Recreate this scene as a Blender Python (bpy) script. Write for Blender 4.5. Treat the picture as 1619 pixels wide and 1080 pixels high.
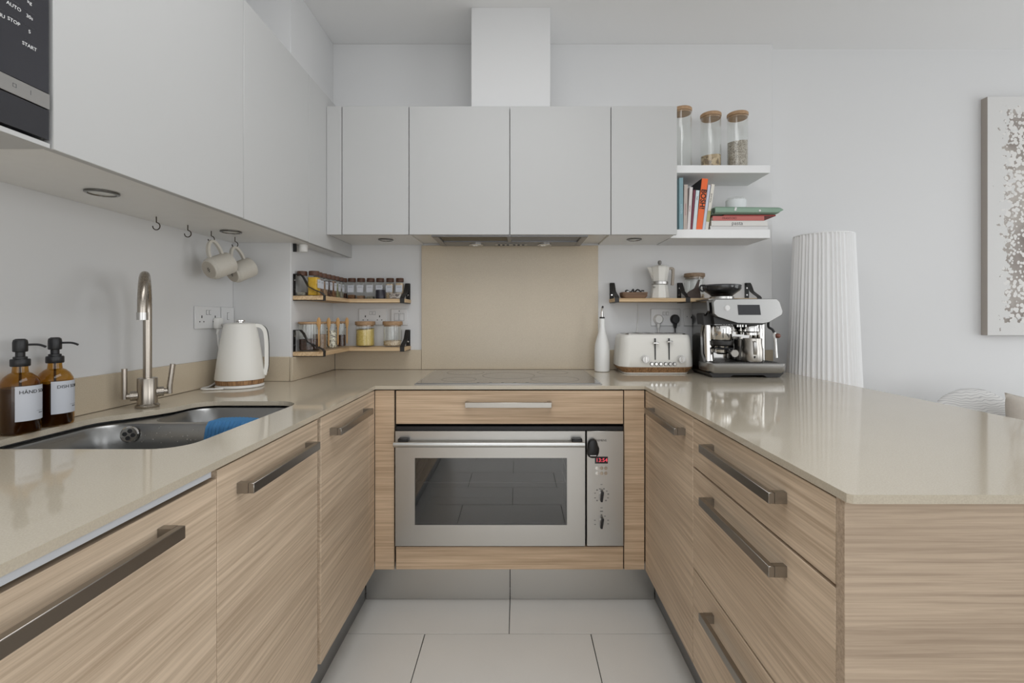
import bpy, bmesh, math, random
from mathutils import Matrix, Vector
random.seed(7)
S = bpy.context.scene
for o in list(bpy.data.objects): bpy.data.objects.remove(o)
C = S.collection
PI = math.pi
# ------------------------------------------------------------------ camera
F = 750.0                                   # focal length in pixels of the 1619 px wide frame
CAMZ = 1.148
cam = bpy.data.cameras.new('camera'); camo = bpy.data.objects.new('camera', cam); C.objects.link(camo)
cam.sensor_width = 36; cam.sensor_fit = 'HORIZONTAL'; cam.lens = 36*F/1619
cam.shift_x = -8.5/1619; cam.shift_y = -37/1619; cam.clip_start = .02
camo.location = (0, 0, CAMZ); camo.rotation_euler = (PI/2, 0, 0)
S.camera = camo
# ------------------------------------------------------------------ world, lights, exposure
W = bpy.data.worlds.new('world'); S.world = W; W.use_nodes = True
bg = W.node_tree.nodes['Background']; bg.inputs[0].default_value = (.965, .985, 1, 1); bg.inputs[1].default_value = .98
def area(name, loc, rot, sx, sy, power, col=(1, 1, 1)):
    l = bpy.data.lights.new(name, 'AREA'); l.shape = 'RECTANGLE'; l.size = sx; l.size_y = sy; l.energy = power; l.color = col
    o = bpy.data.objects.new(name, l); C.objects.link(o); o.location = loc; o.rotation_euler = rot
    return o
area('daylight_side_window', (4.14, 1.35, 1.25), (0, PI/2, 0), 1.9, 1.9, 19, (.96, .98, 1))
area('rear_fill', (.6, -2.9, 1.05), (PI/2, 0, 0), 3.4, 1.7, 22, (.965, .985, 1))  # fill lamp added behind the camera, no window is built there
area('added_side_fill', (4.14, -1.5, 1.25), (0, PI/2, 0), 1.9, 1.9, 36, (.96, .98, 1))  # extra lamp added further back to brighten the left wall and doors
area('ceiling_fill', (-.03, .55, 2.575), (0, 0, 0), 1.0, 1.7, 17, (.97, .985, 1))  # unseen fill lamp added below the ceiling to lift floor and worktops
S.view_settings.view_transform = 'Standard'; S.view_settings.look = 'None'
S.view_settings.exposure = 0.0; S.view_settings.gamma = 1.0; S.view_settings.use_curve_mapping = False
S.cycles.max_bounces = 10; S.cycles.transparent_max_bounces = 24; S.cycles.caustics_reflective = False; S.cycles.caustics_refractive = False

# ------------------------------------------------------------------ helpers
def gx(px, d): return (px-818)*d/F
def gz(py, d): return CAMZ-(py-503)*d/F

class B:
    def __init__(s): s.bm = bmesh.new()
    def box(s, x0, x1, y0, y1, z0, z1, bev=0, seg=1):
        r = bmesh.ops.create_cube(s.bm, size=1)
        vs = r['verts']
        for v in vs:
            v.co = Vector(((x0+x1)/2+v.co.x*(x1-x0), (y0+y1)/2+v.co.y*(y1-y0), (z0+z1)/2+v.co.z*(z1-z0)))
        if bev > 0:
            es = list({e for v in vs for e in v.link_edges})
            bmesh.ops.bevel(s.bm, geom=es, offset=bev, segments=seg, profile=.5, affect='EDGES')
        return s
    def loft(s, secs, cap=True, closed=True):
        rows = [[s.bm.verts.new(p) for p in sec] for sec in secs]
        n = len(rows[0])
        for a, b in zip(rows, rows[1:]):
            for i in range(n if closed else n-1):
                j = (i+1) % n
                try: s.bm.faces.new((a[i], a[j], b[j], b[i]))
                except ValueError: pass
        if cap and closed:
            for r in (rows[0], rows[-1]):
                try: s.bm.faces.new(r)
                except ValueError: pass
        return s
    def lathe(s, prof, c=(0, 0, 0), seg=28, cap=True, a0=0, a1=2*PI):
        full = abs(a1-a0-2*PI) < 1e-6
        secs = []
        for r, z in prof:
            n = seg if full else seg+1
            secs.append([Vector((c[0]+r*math.cos(a0+(a1-a0)*i/seg), c[1]+r*math.sin(a0+(a1-a0)*i/seg), c[2]+z)) for i in range(n)])
        return s.loft(secs, cap=cap and full, closed=full)
    def cyl(s, p0, p1, r0, r1=None, seg=20, cap=True):
        r1 = r0 if r1 is None else r1
        p0, p1 = Vector(p0), Vector(p1); d = (p1-p0).normalized()
        u = d.orthogonal().normalized(); v = d.cross(u)
        return s.loft([[p+(u*math.cos(2*PI*i/seg)+v*math.sin(2*PI*i/seg))*r for i in range(seg)] for p, r in ((p0, r0), (p1, r1))], cap=cap)
    def tube(s, pts, r, seg=12, sub=0, flat=None):
        pts = [Vector(p) for p in pts]
        if sub:
            q = []
            n = len(pts)
            for i in range(n-1):
                a, b, c_, d = pts[max(i-1, 0)], pts[i], pts[i+1], pts[min(i+2, n-1)]
                for k in range(sub):
                    t = k/sub
                    q.append(.5*((2*b)+(c_-a)*t+(2*a-5*b+4*c_-d)*t*t+(-a+3*b-3*c_+d)*t**3))
            q.append(pts[-1]); pts = q
        rs = r if isinstance(r, (list, tuple)) else [r]*len(pts)
        if len(rs) != len(pts):
            rs = [rs[min(int(i*len(rs)/len(pts)), len(rs)-1)] for i in range(len(pts))]
        up = None; secs = []
        for i, p in enumerate(pts):
            t = (pts[min(i+1, len(pts)-1)]-pts[max(i-1, 0)]).normalized()
            if up is None: up = t.orthogonal().normalized()
            u = (up-t*up.dot(t)).normalized(); up = u; v = t.cross(u)
            secs.append([p+(u*math.cos(2*PI*k/seg)+v*math.sin(2*PI*k/seg))*rs[i] for k in range(seg)])
        return s.loft(secs)
    def prism(s, poly, h0, h1, axis='z'):
        def m(a, b, h): return {'z': (a, b, h), 'y': (a, h, b), 'x': (h, a, b)}[axis]
        return s.loft([[Vector(m(a, b, h0)) for a, b in poly], [Vector(m(a, b, h1)) for a, b in poly]])
    def ball(s, c, rx, ry=None, rz=None, seg=16, rings=10):
        ry = ry or rx; rz = rz or rx
        r = bmesh.ops.create_uvsphere(s.bm, u_segments=seg, v_segments=rings, radius=1)
        for v in r['verts']: v.co = Vector((c[0]+v.co.x*rx, c[1]+v.co.y*ry, c[2]+v.co.z*rz))
        return s
    def strip(s, pts, w, t, wdir):          # flat strap: pts centre line, width w along wdir, thickness t
        pts = [Vector(p) for p in pts]; wd = Vector(wdir).normalized(); secs = []
        for i, p in enumerate(pts):
            tg = (pts[min(i+1, len(pts)-1)]-pts[max(i-1, 0)]).normalized()
            n = tg.cross(wd).normalized()
            secs.append([p+wd*w/2+n*t/2, p-wd*w/2+n*t/2, p-wd*w/2-n*t/2, p+wd*w/2-n*t/2])
        return s.loft(secs)
    def xf(s, M):
        bmesh.ops.transform(s.bm, matrix=M, verts=s.bm.verts[:]); return s
    def add_text(s, txt, size, M, ext=.0003, align='CENTER', bend=None, bold=0):
        cu = bpy.data.curves.new('t', 'FONT'); cu.body = txt; cu.size = size; cu.extrude = ext; cu.offset = bold; cu.align_x = align; cu.align_y = 'CENTER'; cu.resolution_u = 3
        o = bpy.data.objects.new('t', cu); C.objects.link(o)
        dg = bpy.context.evaluated_depsgraph_get(); me = bpy.data.meshes.new_from_object(o.evaluated_get(dg))
        bpy.data.objects.remove(o); bpy.data.curves.remove(cu)
        n0 = len(s.bm.verts)
        s.bm.from_mesh(me); bpy.data.meshes.remove(me)
        s.bm.verts.ensure_lookup_table()
        for v in s.bm.verts[n0:]:
            if bend:
                (cx, cy, cz), r, a = bend
                an = a+v.co.x/r; rr = r+v.co.z
                v.co = Vector((cx+rr*math.cos(an), cy+rr*math.sin(an), cz+v.co.y))
            else: v.co = M @ v.co
        return s

def rr(cx, cy, w, d, r, z, n=5):
    pts = []
    for qx, qy, a in ((1, 1, 0), (-1, 1, PI/2), (-1, -1, PI), (1, -1, 3*PI/2)):
        for i in range(n+1):
            t = a+PI/2*i/n
            pts.append(Vector((cx+qx*(w/2-r)+r*math.cos(t), cy+qy*(d/2-r)+r*math.sin(t), z)))
    return pts

def mesh(name, b, mat, parent=None, smooth=True, loc=None, kind=None, label=None, angle=38):
    bm = b.bm
    bmesh.ops.recalc_face_normals(bm, faces=bm.faces[:])
    if parent is not None: L = parent_world(parent)
    elif loc is not None: L = Vector(loc)
    else:
        xs = [v.co for v in bm.verts]
        L = Vector(((min(c.x for c in xs)+max(c.x for c in xs))/2, (min(c.y for c in xs)+max(c.y for c in xs))/2, min(c.z for c in xs)))
    bmesh.ops.translate(bm, vec=-L, verts=bm.verts[:])
    me = bpy.data.meshes.new(name); bm.to_mesh(me); bm.free()
    if smooth:
        me.polygons.foreach_set('use_smooth', [True]*len(me.polygons)); me.set_sharp_from_angle(angle=math.radians(angle))
    for m in (mat if isinstance(mat, (list, tuple)) else [mat]): me.materials.append(m)
    o = bpy.data.objects.new(name, me); C.objects.link(o)
    if parent is not None: o.parent = parent
    else: o.location = L
    if kind: o['kind'] = kind
    if label: o['label'] = label
    return o
def parent_world(p):
    L = Vector((0, 0, 0))
    while p is not None: L += p.location; p = p.parent
    return L
def tag(o, label, cat, group=None):
    o['label'] = label; o['category'] = cat
    if group: o['group'] = group
    return o
def thing(name, label, cat, loc, group=None):
    o = bpy.data.objects.new(name, None); o.empty_display_size = .05; C.objects.link(o); o.location = loc
    return tag(o, label, cat, group)
def bx(x0, x1, y0, y1, z0, z1, bev=0, seg=1): return B().box(x0, x1, y0, y1, z0, z1, bev, seg)

# ------------------------------------------------------------------ materials
def nodes(name):
    m = bpy.data.materials.new(name); m.use_nodes = True
    nt = m.node_tree; return m, nt, nt.nodes['Principled BSDF']
def lin(c):
    return tuple(((v/255)/12.92 if v/255 <= .04045 else ((v/255+.055)/1.055)**2.4) for v in c)+(1,)
def pbr(name, col, rough=.5, metal=0, spec=.5, coat=0, bump=0, bscale=200, var=0, vscale=6, sheen=0, emit=None, estr=1):
    m, nt, p = nodes(name)
    c = lin(col) if max(col) > 1 else tuple(col)+(1,)
    p.inputs['Base Color'].default_value = c; p.inputs['Roughness'].default_value = rough
    p.inputs['Metallic'].default_value = metal; p.inputs['Specular IOR Level'].default_value = spec
    p.inputs['Coat Weight'].default_value = coat
    if emit: p.inputs['Emission Color'].default_value = lin(emit); p.inputs['Emission Strength'].default_value = estr
    tc = nt.nodes.new('ShaderNodeTexCoord')
    if var:
        n = nt.nodes.new('ShaderNodeTexNoise'); n.inputs['Scale'].default_value = vscale; n.inputs['Detail'].default_value = 5
        nt.links.new(tc.outputs['Object'], n.inputs['Vector'])
        mx = nt.nodes.new('ShaderNodeMixRGB'); mx.inputs[1].default_value = tuple(v*(1-var) for v in c[:3])+(1,); mx.inputs[2].default_value = tuple(min(1, v*(1+var)) for v in c[:3])+(1,)
        nt.links.new(n.outputs['Fac'], mx.inputs[0]); nt.links.new(mx.outputs[0], p.inputs['Base Color'])
    if bump:
        n = nt.nodes.new('ShaderNodeTexNoise'); n.inputs['Scale'].default_value = bscale; n.inputs['Detail'].default_value = 3
        nt.links.new(tc.outputs['Object'], n.inputs['Vector'])
        b = nt.nodes.new('ShaderNodeBump'); b.inputs['Strength'].default_value = bump; b.inputs['Distance'].default_value = .001
        nt.links.new(n.outputs['Fac'], b.inputs['Height']); nt.links.new(b.outputs[0], p.inputs['Normal'])
    return m
def wood(name, c0, c1, axis='x', rough=.5, fine=150, coarse=22, wob=.03, lscale=1.2):
    m, nt, p = nodes(name)
    tc = nt.nodes.new('ShaderNodeTexCoord')
    def N(t): return nt.nodes.new(t)
    def noise(sc, det, vec, rg=.5):
        mp = N('ShaderNodeMapping'); mp.inputs['Scale'].default_value = vec
        nt.links.new(tc.outputs['Object'], mp.inputs['Vector'])
        n = N('ShaderNodeTexNoise'); n.inputs['Scale'].default_value = sc; n.inputs['Detail'].default_value = det; n.inputs['Roughness'].default_value = rg
        n.inputs['Distortion'].default_value = wob
        nt.links.new(mp.outputs[0], n.inputs['Vector']); return n
    def vec(l, a): return {'x': (l, a, a), 'y': (a, l, a), 'z': (a, a, l)}[axis]
    n1 = noise(1, 4, vec(lscale*2.2, fine), .65)
    n2 = noise(1, 5, vec(lscale*.8, coarse), .6)
    mix = N('ShaderNodeMix'); mix.data_type = 'FLOAT'; mix.inputs[0].default_value = .34
    nt.links.new(n1.outputs['Fac'], mix.inputs[2]); nt.links.new(n2.outputs['Fac'], mix.inputs[3])
    cr = N('ShaderNodeValToRGB'); nt.links.new(mix.outputs[0], cr.inputs[0])
    cr.color_ramp.elements[0].position = .33; cr.color_ramp.elements[0].color = lin(c0)
    cr.color_ramp.elements[1].position = .62; cr.color_ramp.elements[1].color = lin(c1)
    nt.links.new(cr.outputs[0], p.inputs['Base Color'])
    p.inputs['Roughness'].default_value = rough; p.inputs['Specular IOR Level'].default_value = .35
    b = N('ShaderNodeBump'); b.inputs['Strength'].default_value = .25; b.inputs['Distance'].default_value = .0006
    nt.links.new(n1.outputs['Fac'], b.inputs['Height']); nt.links.new(b.outputs[0], p.inputs['Normal'])
    return m
def steel(name, col, rough, axis='x', amt=.12):
    m, nt, p = nodes(name)
    p.inputs['Base Color'].default_value = lin(col); p.inputs['Metallic'].default_value = 1
    tc = nt.nodes.new('ShaderNodeTexCoord'); mp = nt.nodes.new('ShaderNodeMapping')
    mp.inputs['Scale'].default_value = {'x': (3, 500, 500), 'y': (500, 3, 500), 'z': (500, 500, 3)}[axis]
    n = nt.nodes.new('ShaderNodeTexNoise'); n.inputs['Scale'].default_value = 1; n.inputs['Detail'].default_value = 2
    nt.links.new(tc.outputs['Object'], mp.inputs[0]); nt.links.new(mp.outputs[0], n.inputs['Vector'])
    r = nt.nodes.new('ShaderNodeMapRange'); r.inputs['To Min'].default_value = rough-amt/2; r.inputs['To Max'].default_value = rough+amt/2
    nt.links.new(n.outputs['Fac'], r.inputs['Value']); nt.links.new(r.outputs[0], p.inputs['Roughness'])
    return m
def glass(name, tint=(1, 1, 1), refl=1.0, ior=1.45, rough=.02):
    m = bpy.data.materials.new(name); m.use_nodes = True; nt = m.node_tree; nt.nodes.clear()
    o = nt.nodes.new('ShaderNodeOutputMaterial'); t = nt.nodes.new('ShaderNodeBsdfTransparent'); t.inputs[0].default_value = tuple(tint)+(1,)
    g = nt.nodes.new('ShaderNodeBsdfGlossy'); g.inputs['Roughness'].default_value = rough; g.inputs[0].default_value = (refl, refl, refl, 1)
    lw = nt.nodes.new('ShaderNodeLayerWeight'); lw.inputs[0].default_value = .5
    pw = nt.nodes.new('ShaderNodeMath'); pw.operation = 'POWER'; pw.inputs[1].default_value = 4.2; nt.links.new(lw.outputs['Facing'], pw.inputs[0])
    fr = nt.nodes.new('ShaderNodeMath'); fr.operation = 'MULTIPLY_ADD'; f0 = ((ior-1)/(ior+1))**2; fr.inputs[1].default_value = .9-f0; fr.inputs[2].default_value = f0; nt.links.new(pw.outputs[0], fr.inputs[0])
    mx = nt.nodes.new('ShaderNodeMixShader')
    nt.links.new(fr.outputs[0], mx.inputs[0]); nt.links.new(t.outputs[0], mx.inputs[1]); nt.links.new(g.outputs[0], mx.inputs[2]); nt.links.new(mx.outputs[0], o.inputs[0])
    return m
def stone(name, col, rough=.12, var=.06):
    m, nt, p = nodes(name)
    tc = nt.nodes.new('ShaderNodeTexCoord')
    a = nt.nodes.new('ShaderNodeTexNoise'); a.inputs['Scale'].default_value = 5; a.inputs['Detail'].default_value = 6
    b = nt.nodes.new('ShaderNodeTexNoise'); b.inputs['Scale'].default_value = 420; b.inputs['Detail'].default_value = 2
    for n in (a, b): nt.links.new(tc.outputs['Object'], n.inputs['Vector'])
    c = lin(col)
    m1 = nt.nodes.new('ShaderNodeMixRGB'); m1.inputs[1].default_value = tuple(v*(1-var) for v in c[:3])+(1,); m1.inputs[2].default_value = tuple(v*(1+var) for v in c[:3])+(1,)
    nt.links.new(a.outputs['Fac'], m1.inputs[0])
    m2 = nt.nodes.new('ShaderNodeMixRGB'); m2.blend_type = 'OVERLAY'; m2.inputs[0].default_value = .18
    nt.links.new(m1.outputs[0], m2.inputs[1]); nt.links.new(b.outputs['Fac'], m2.inputs[2]); nt.links.new(m2.outputs[0], p.inputs['Base Color'])
    p.inputs['Roughness'].default_value = rough
    return m
def speckle(name, cols, scale=260, rough=.8):
    m, nt, p = nodes(name)
    tc = nt.nodes.new('ShaderNodeTexCoord'); v = nt.nodes.new('ShaderNodeTexVoronoi'); v.inputs['Scale'].default_value = scale
    nt.links.new(tc.outputs['Object'], v.inputs['Vector'])
    cr = nt.nodes.new('ShaderNodeValToRGB'); cr.color_ramp.interpolation = 'LINEAR'
    sp = nt.nodes.new('ShaderNodeSeparateColor'); nt.links.new(v.outputs['Color'], sp.inputs[0]); nt.links.new(sp.outputs[0], cr.inputs[0])
    cr.color_ramp.elements[0].color = lin(cols[0]); cr.color_ramp.elements[1].color = lin(cols[-1])
    for i, c in enumerate(cols[1:-1]):
        e = cr.color_ramp.elements.new((i+1)/(len(cols)-1)); e.color = lin(c)
    nt.links.new(cr.outputs[0], p.inputs['Base Color']); p.inputs['Roughness'].default_value = rough
    b = nt.nodes.new('ShaderNodeBump'); b.inputs['Strength'].default_value = .6; b.inputs['Distance'].default_value = .002
    nt.links.new(v.outputs['Distance'], b.inputs['Height']); nt.links.new(b.outputs[0], p.inputs['Normal'])
    return m

M = {}
M['wall'] = pbr('wall_paint', (219, 219, 219), .75, bump=.08, bscale=90)
M['ceil'] = pbr('ceiling_paint', (240, 240, 240), .8)
M['cab'] = pbr('white_lacquer', (190, 190, 189), .42, bump=.05, bscale=300)
M['cab_under'] = pbr('white_melamine', (238, 237, 234), .35, var=.03, vscale=30)
M['shelfwhite'] = pbr('white_shelf', (232, 232, 232), .5)
M['oak_x'] = wood('oak_grain_x', (170, 144, 116), (218, 192, 163), 'x')
M['oak_y'] = wood('oak_grain_y', (176, 154, 130), (224, 203, 178), 'y')
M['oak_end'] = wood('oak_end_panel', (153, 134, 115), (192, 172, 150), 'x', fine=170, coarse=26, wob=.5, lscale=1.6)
M['gap'] = pbr('shadow_gap_black', (40, 36, 32), .8)
M['stone'] = stone('beige_quartz', (194, 184, 166), .07, .03)
M['stone_up'] = stone('beige_upstand', (198, 184, 162), .25)
M['tile'] = stone('white_porcelain', (230, 227, 221), .28, .03)
M['grout'] = pbr('dark_grout', (62, 60, 58), .9)
M['plinth'] = steel('brushed_plinth', (196, 194, 190), .34, 'x')
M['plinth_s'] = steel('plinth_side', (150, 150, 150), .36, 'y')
M['steel_cm'] = steel('machine_steel', (168, 167, 165), .3, 'x')
M['steel_x'] = steel('brushed_steel_x', (196, 194, 190), .33, 'x')
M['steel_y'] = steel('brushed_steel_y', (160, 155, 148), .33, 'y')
M['steel_hx'] = steel('handle_steel_x', (185, 180, 172), .3, 'x')
M['steel_z'] = steel('brushed_steel_z', (178, 174, 168), .3, 'z')
M['nickel'] = steel('brushed_nickel', (172, 164, 154), .28, 'z')
M['sink'] = steel('sink_steel', (150, 150, 149), .3, 'y', .1)
M['chrome'] = pbr('chrome', (215, 213, 210), .08, 1)
M['darkchrome'] = pbr('dark_chrome_ring', (120, 118, 114), .15, 1)
M['satin'] = pbr('satin_silver', (190, 188, 185), .28, 1)
M['black'] = pbr('black_plastic', (26, 26, 28), .4)
M['blackm'] = pbr('black_metal', (34, 32, 31), .45)
M['blackglass'] = pbr('black_glass', (46, 46, 50), .06)
M['keypad'] = pbr('microwave_glass', (50, 50, 55), .12)
M['hob'] = pbr('ceramic_glass', (112, 112, 113), .1, coat=.5)
M['hobprint'] = pbr('hob_print', (58, 58, 58), .3)
M['white'] = pbr('white_plastic', (232, 231, 228), .35)
M['socket'] = pbr('socket_white', (224, 224, 224), .3)
M['whitem'] = pbr('matt_white', (228, 226, 220), .42)
M['ceramic'] = pbr('white_ceramic', (238, 238, 236), .25)
M['mug'] = pbr('stoneware', (205, 200, 190), .5, var=.06, vscale=150)
M['mugbase'] = pbr('raw_stoneware', (182, 174, 162), .8, var=.05, vscale=100)
M['print'] = pbr('grey_print', (90, 90, 92), .6)
M['printb'] = pbr('black_print', (22, 22, 22), .6)
M['printw'] = pbr('white_print', (225, 225, 225), .5)
M['amber'] = glass('amber_glass', (.74, .52, .18), .9, 1.5)
M['soap'] = pbr('brown_liquid', (48, 28, 16), .3)
M['label'] = pbr('paper_label', (200, 203, 210), .6)
M['glass'] = glass('clear_glass', (.985, .99, .985))
M['ovenglass'] = glass('oven_glass', (.42, .42, .42), 1, 1.95)
M['blue'] = pbr('blue_knit', (100, 166, 218), .9, bump=.5, bscale=600)
M['walnut'] = wood('walnut_lid', (52, 32, 24), (102, 70, 54), 'x', .5, 200, 60)
M['cork'] = wood('bamboo_lid', (142, 110, 80), (186, 154, 120), 'x', .55, 300, 60)
M['shelfwood'] = wood('pine_shelf', (176, 144, 106), (226, 200, 162), 'x', .6, 90, 26)
M['shelfwoody'] = wood('pine_shelf_y', (164, 128, 90), (226, 200, 162), 'y', .6, 90, 26)
M['spoon'] = wood('spoon_wood', (158, 116, 70), (204, 162, 108), 'z', .55, 200, 40)
M['bandwood'] = wood('zebrano_band', (92, 64, 42), (178, 138, 98), 'z', .5, 150, 60)
M['greywood'] = wood('grey_brown_lid', (98, 80, 64), (152, 130, 106), 'x', .55, 200, 60)
M['yellow'] = speckle('yellow_powder', ((196, 150, 30), (222, 182, 60)), 400)
M['couscous'] = speckle('couscous', ((206, 176, 84), (236, 212, 132)), 500)
M['pasta'] = speckle('dried_pasta', ((120, 98, 72), (190, 166, 130), (206, 186, 152)), 75)
M['oats'] = speckle('oats', ((176, 150, 118), (226, 208, 180)), 260)
M['seeds'] = speckle('mixed_seeds', ((90, 80, 60), (235, 228, 205), (240, 235, 222)), 170)
M['coffee'] = speckle('dark_beans', ((38, 22, 16), (84, 54, 40)), 240)
M['bran'] = speckle('brown_grain', ((110, 86, 66), (170, 140, 112)), 300)
M['rice'] = speckle('pale_seeds', ((120, 108, 94), (206, 198, 184)), 330)
M['herb'] = speckle('green_herb', ((96, 98, 66), (150, 148, 110)), 330)
M['spicebrown'] = speckle('brown_spice', ((92, 62, 40), (136, 98, 66)), 330)
M['greyspice'] = speckle('grey_spice', ((110, 108, 98), (160, 156, 142)), 330)
M['shade'] = pbr('white_fabric_shade', (236, 236, 236), .8)
M['linen'] = pbr('linen_canvas', (172, 164, 156), .85, bump=.4, bscale=700)
M['sofa'] = pbr('grey_sofa', (180, 176, 170), .9, bump=.3, bscale=400)
M['red_led'] = pbr('red_digits', (255, 90, 110), .5, emit=(255, 80, 100), estr=.45)
M['lens'] = pbr('lamp_lens', (222, 222, 216), .2)
M['hopper'] = glass('smoked_plastic', (.42, .42, .42), .9, 1.6)
M['filter'] = steel('hood_filter', (150, 140, 120), .4, 'y')
M['hoodgrey'] = pbr('hood_grey', (150, 150, 152), .35, .6)

# ================================================================== STRUCTURE
XL, XB, YW, YL, ZC = -1.21, -.9635, 2.483, 2.53, 2.583     # left wall, boxing side, far wall, lounge wall, ceiling
XR = 4.2
def struct(name, b, m, **k): return mesh(name, b, m, None, kind='structure', **k)
fl = struct('floor', bx(-1.25, XR, -3.0, 2.6, -.05, -.004), M['grout'], loc=(0, 0, 0))
TW, TD = .603, .30
row = 0; y1 = 1.7255+TD
while y1 > -.9:
    off = (-.030 if row % 2 == 0 else -.336)
    x0 = off-2*TW
    while x0 < 3.9:
        a, b_ = max(x0+.0015, -1.2), min(x0+TW-.0015, 4.15)
        if b_-a > .02 and (x0 < .6 or y1 > 1.2):
            mesh('floor_tile', bx(a, b_, y1-TD+.0015, y1-.0015, -.004, .0, .0006), M['tile'], fl)
        x0 += TW
    row += 1; y1 -= TD
struct('wall_left', bx(XL-.1, XL, -.56, 2.6, 0, ZC), M['wall'])
struct('wall_corner', bx(XL, XB, 2.018, YW, 0, ZC, .002), M['wall'])
struct('wall_far', bx(XL, 1.334, YW, YW+.15, 0, ZC, .002), M['wall'])
struct('wall_lounge', bx(1.334, XR+.1, YL, YL+.1, 0, ZC), M['wall'])
struct('wall_flue', bx(gx(745, 2.19), gx(870, 2.19), 2.19, YW, 2.112, ZC, .002), M['wall'])
struct('ceiling', bx(XL-.1, XR+.1, -3.0, 2.7, ZC, ZC+.08), M['ceil'])
wr = B(); wy0, wy1, wz0, wz1 = .3, 2.4, .25, 2.3
wr.box(XR, XR+.12, -3.0, -2.5, 0, ZC).box(XR, XR+.12, -.5, wy0, 0, ZC).box(XR, XR+.12, -2.5, -.5, 0, wz0).box(XR, XR+.12, -2.5, -.5, wz1, ZC).box(XR, XR+.12, wy1, 2.6, 0, ZC).box(XR, XR+.12, wy0, wy1, 0, wz0).box(XR, XR+.12, wy0, wy1, wz1, ZC)
struct('wall_right', wr, M['wall'])
for nm_, ya_, yb_ in (('window_1', wy0, wy1), ('added_window_2', -2.5, -.5)):  # the window further back is added for its extra side light
    wf = B(); ym_ = (ya_+yb_)/2
    for a, b_ in ((ya_, ya_+.05), (ym_-.025, ym_+.025), (yb_-.05, yb_)): wf.box(XR+.02, XR+.08, a, b_, wz0, wz1)
    for a, b_ in ((wz0, wz0+.05), (wz1-.05, wz1)): wf.box(XR+.02, XR+.08, ya_+.05, yb_-.05, a, b_)
    wn = struct(nm_, wf, M['white'])
    mesh('pane', bx(XR+.045, XR+.05, ya_+.05, ym_-.025, wz0+.05, wz1-.05), M['glass'], wn)
    mesh('pane', bx(XR+.045, XR+.05, ym_+.025, yb_-.05, wz0+.05, wz1-.05), M['glass'], wn)

# ------------------------------------------------------------------ worktop (continuous, with sink cut-out)
ZT = .88; TH = .014
sink_out = []
def arc(cx, cy, r, a0, a1, n=7):
    return [(cx+r*math.cos(math.radians(a0+(a1-a0)*i/n)), cy+r*math.sin(math.radians(a0+(a1-a0)*i/n))) for i in range(n+1)]
sink_out += arc(-.755, 1.035, .065, -90, 0)        # near right corner (x,y)
sink_out += arc(-.770, 1.45, .08, 0, 90)
sink_out += arc(-.955, 1.46, .07, 90, 160)
sink_out += [(-1.03, 1.43), (-1.045, 1.395), (-1.065, 1.36)]
sink_out += arc(-1.04, 1.24, .095, 125, 180)
sink_out += arc(-1.05, 1.055, .085, 180, 270)
def worktop():
    b = B(); bm = b.bm
    xs, xe, r_in, xf_ = -1.208, -.562, .503, 1.33
    outer = [(xs, -.55), (xe, -.55), (xe, 1.875), (r_in, 1.875), (r_in, .725), (r_in+.006, .719), (xf_, .719), (xf_, YW-.002), (XB+.002, YW-.002), (XB+.002, 2.016), (xs, 2.016)]
    def ring(pts, z):
        vs = [bm.verts.new((x, y, z)) for x, y in pts]
        return vs, [bm.edges.new((vs[i], vs[(i+1) % len(vs)])) for i in range(len(vs))]
    vo, eo = ring(outer, ZT); vi, ei = ring(sink_out, ZT)
    bmesh.ops.triangle_fill(bm, use_beauty=True, use_dissolve=True, edges=eo+ei)
    top = bm.faces[:]
    g = bmesh.ops.extrude_face_region(bm, geom=top)
    vs = [e for e in g['geom'] if isinstance(e, bmesh.types.BMVert)]
    bmesh.ops.translate(bm, vec=(0, 0, -TH), verts=vs)
    return b
wt = tag(mesh('worktop', worktop(), M['stone'], smooth=False), 'glossy beige stone worktop running in a U around the kitchen', 'worktop')

def up(b, label): return tag(mesh('upstand', b, M['stone_up']), label, 'upstand')
ZU = ZT+.104
up(bx(XL+.001, XL+.011, -.5, 2.005, ZT+.001, ZU, .001), 'beige stone upstand along the left wall behind the tap')
up(bx(XL+.012, XB-.001, 2.006, 2.0165, ZT+.001, ZU, .001), 'short beige upstand on the wall corner behind the kettle')
up(bx(XB+.001, XB+.013, 2.006, YW-.013, ZT+.001, ZU-.002, .001), 'beige upstand below the near end of the spice shelves')
up(bx(XB+.014, -.501, YW-.012, YW-.001, ZT+.001, ZU-.002, .001), 'beige upstand on the far wall below the sockets, left of the hob panel')
up(bx(.422, 1.333, YW-.012, YW-.001, ZT+.001, ZU-.002, .001), 'beige upstand on the far wall behind toaster and coffee machine')
tag(mesh('splashback', bx(-.4995, .4205, YW-.013, YW-.001, ZT+.001, 1.5262, .0008), M['stone_up']), 'tall plain beige panel on the wall behind the hob', 'splashback')

# ------------------------------------------------------------------ plinths
ZP = .148
pl = thing('plinth', 'brushed metal plinth below the oven, in two lengths', 'plinth', (-.03, 1.935, 0))
mesh('panel', bx(-.617, -.0315, 1.935, 1.949, .001, ZP), M['plinth'], pl)
mesh('panel', bx(-.0285, .558, 1.935, 1.949, .001, ZP), M['plinth'], pl)
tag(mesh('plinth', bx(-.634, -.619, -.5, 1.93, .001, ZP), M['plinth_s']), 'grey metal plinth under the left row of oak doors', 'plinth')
tag(mesh('plinth', bx(.5605, .575, .76, 1.93, .001, ZP), M['plinth_s']), 'grey metal plinth under the right oak drawers', 'plinth')

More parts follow.
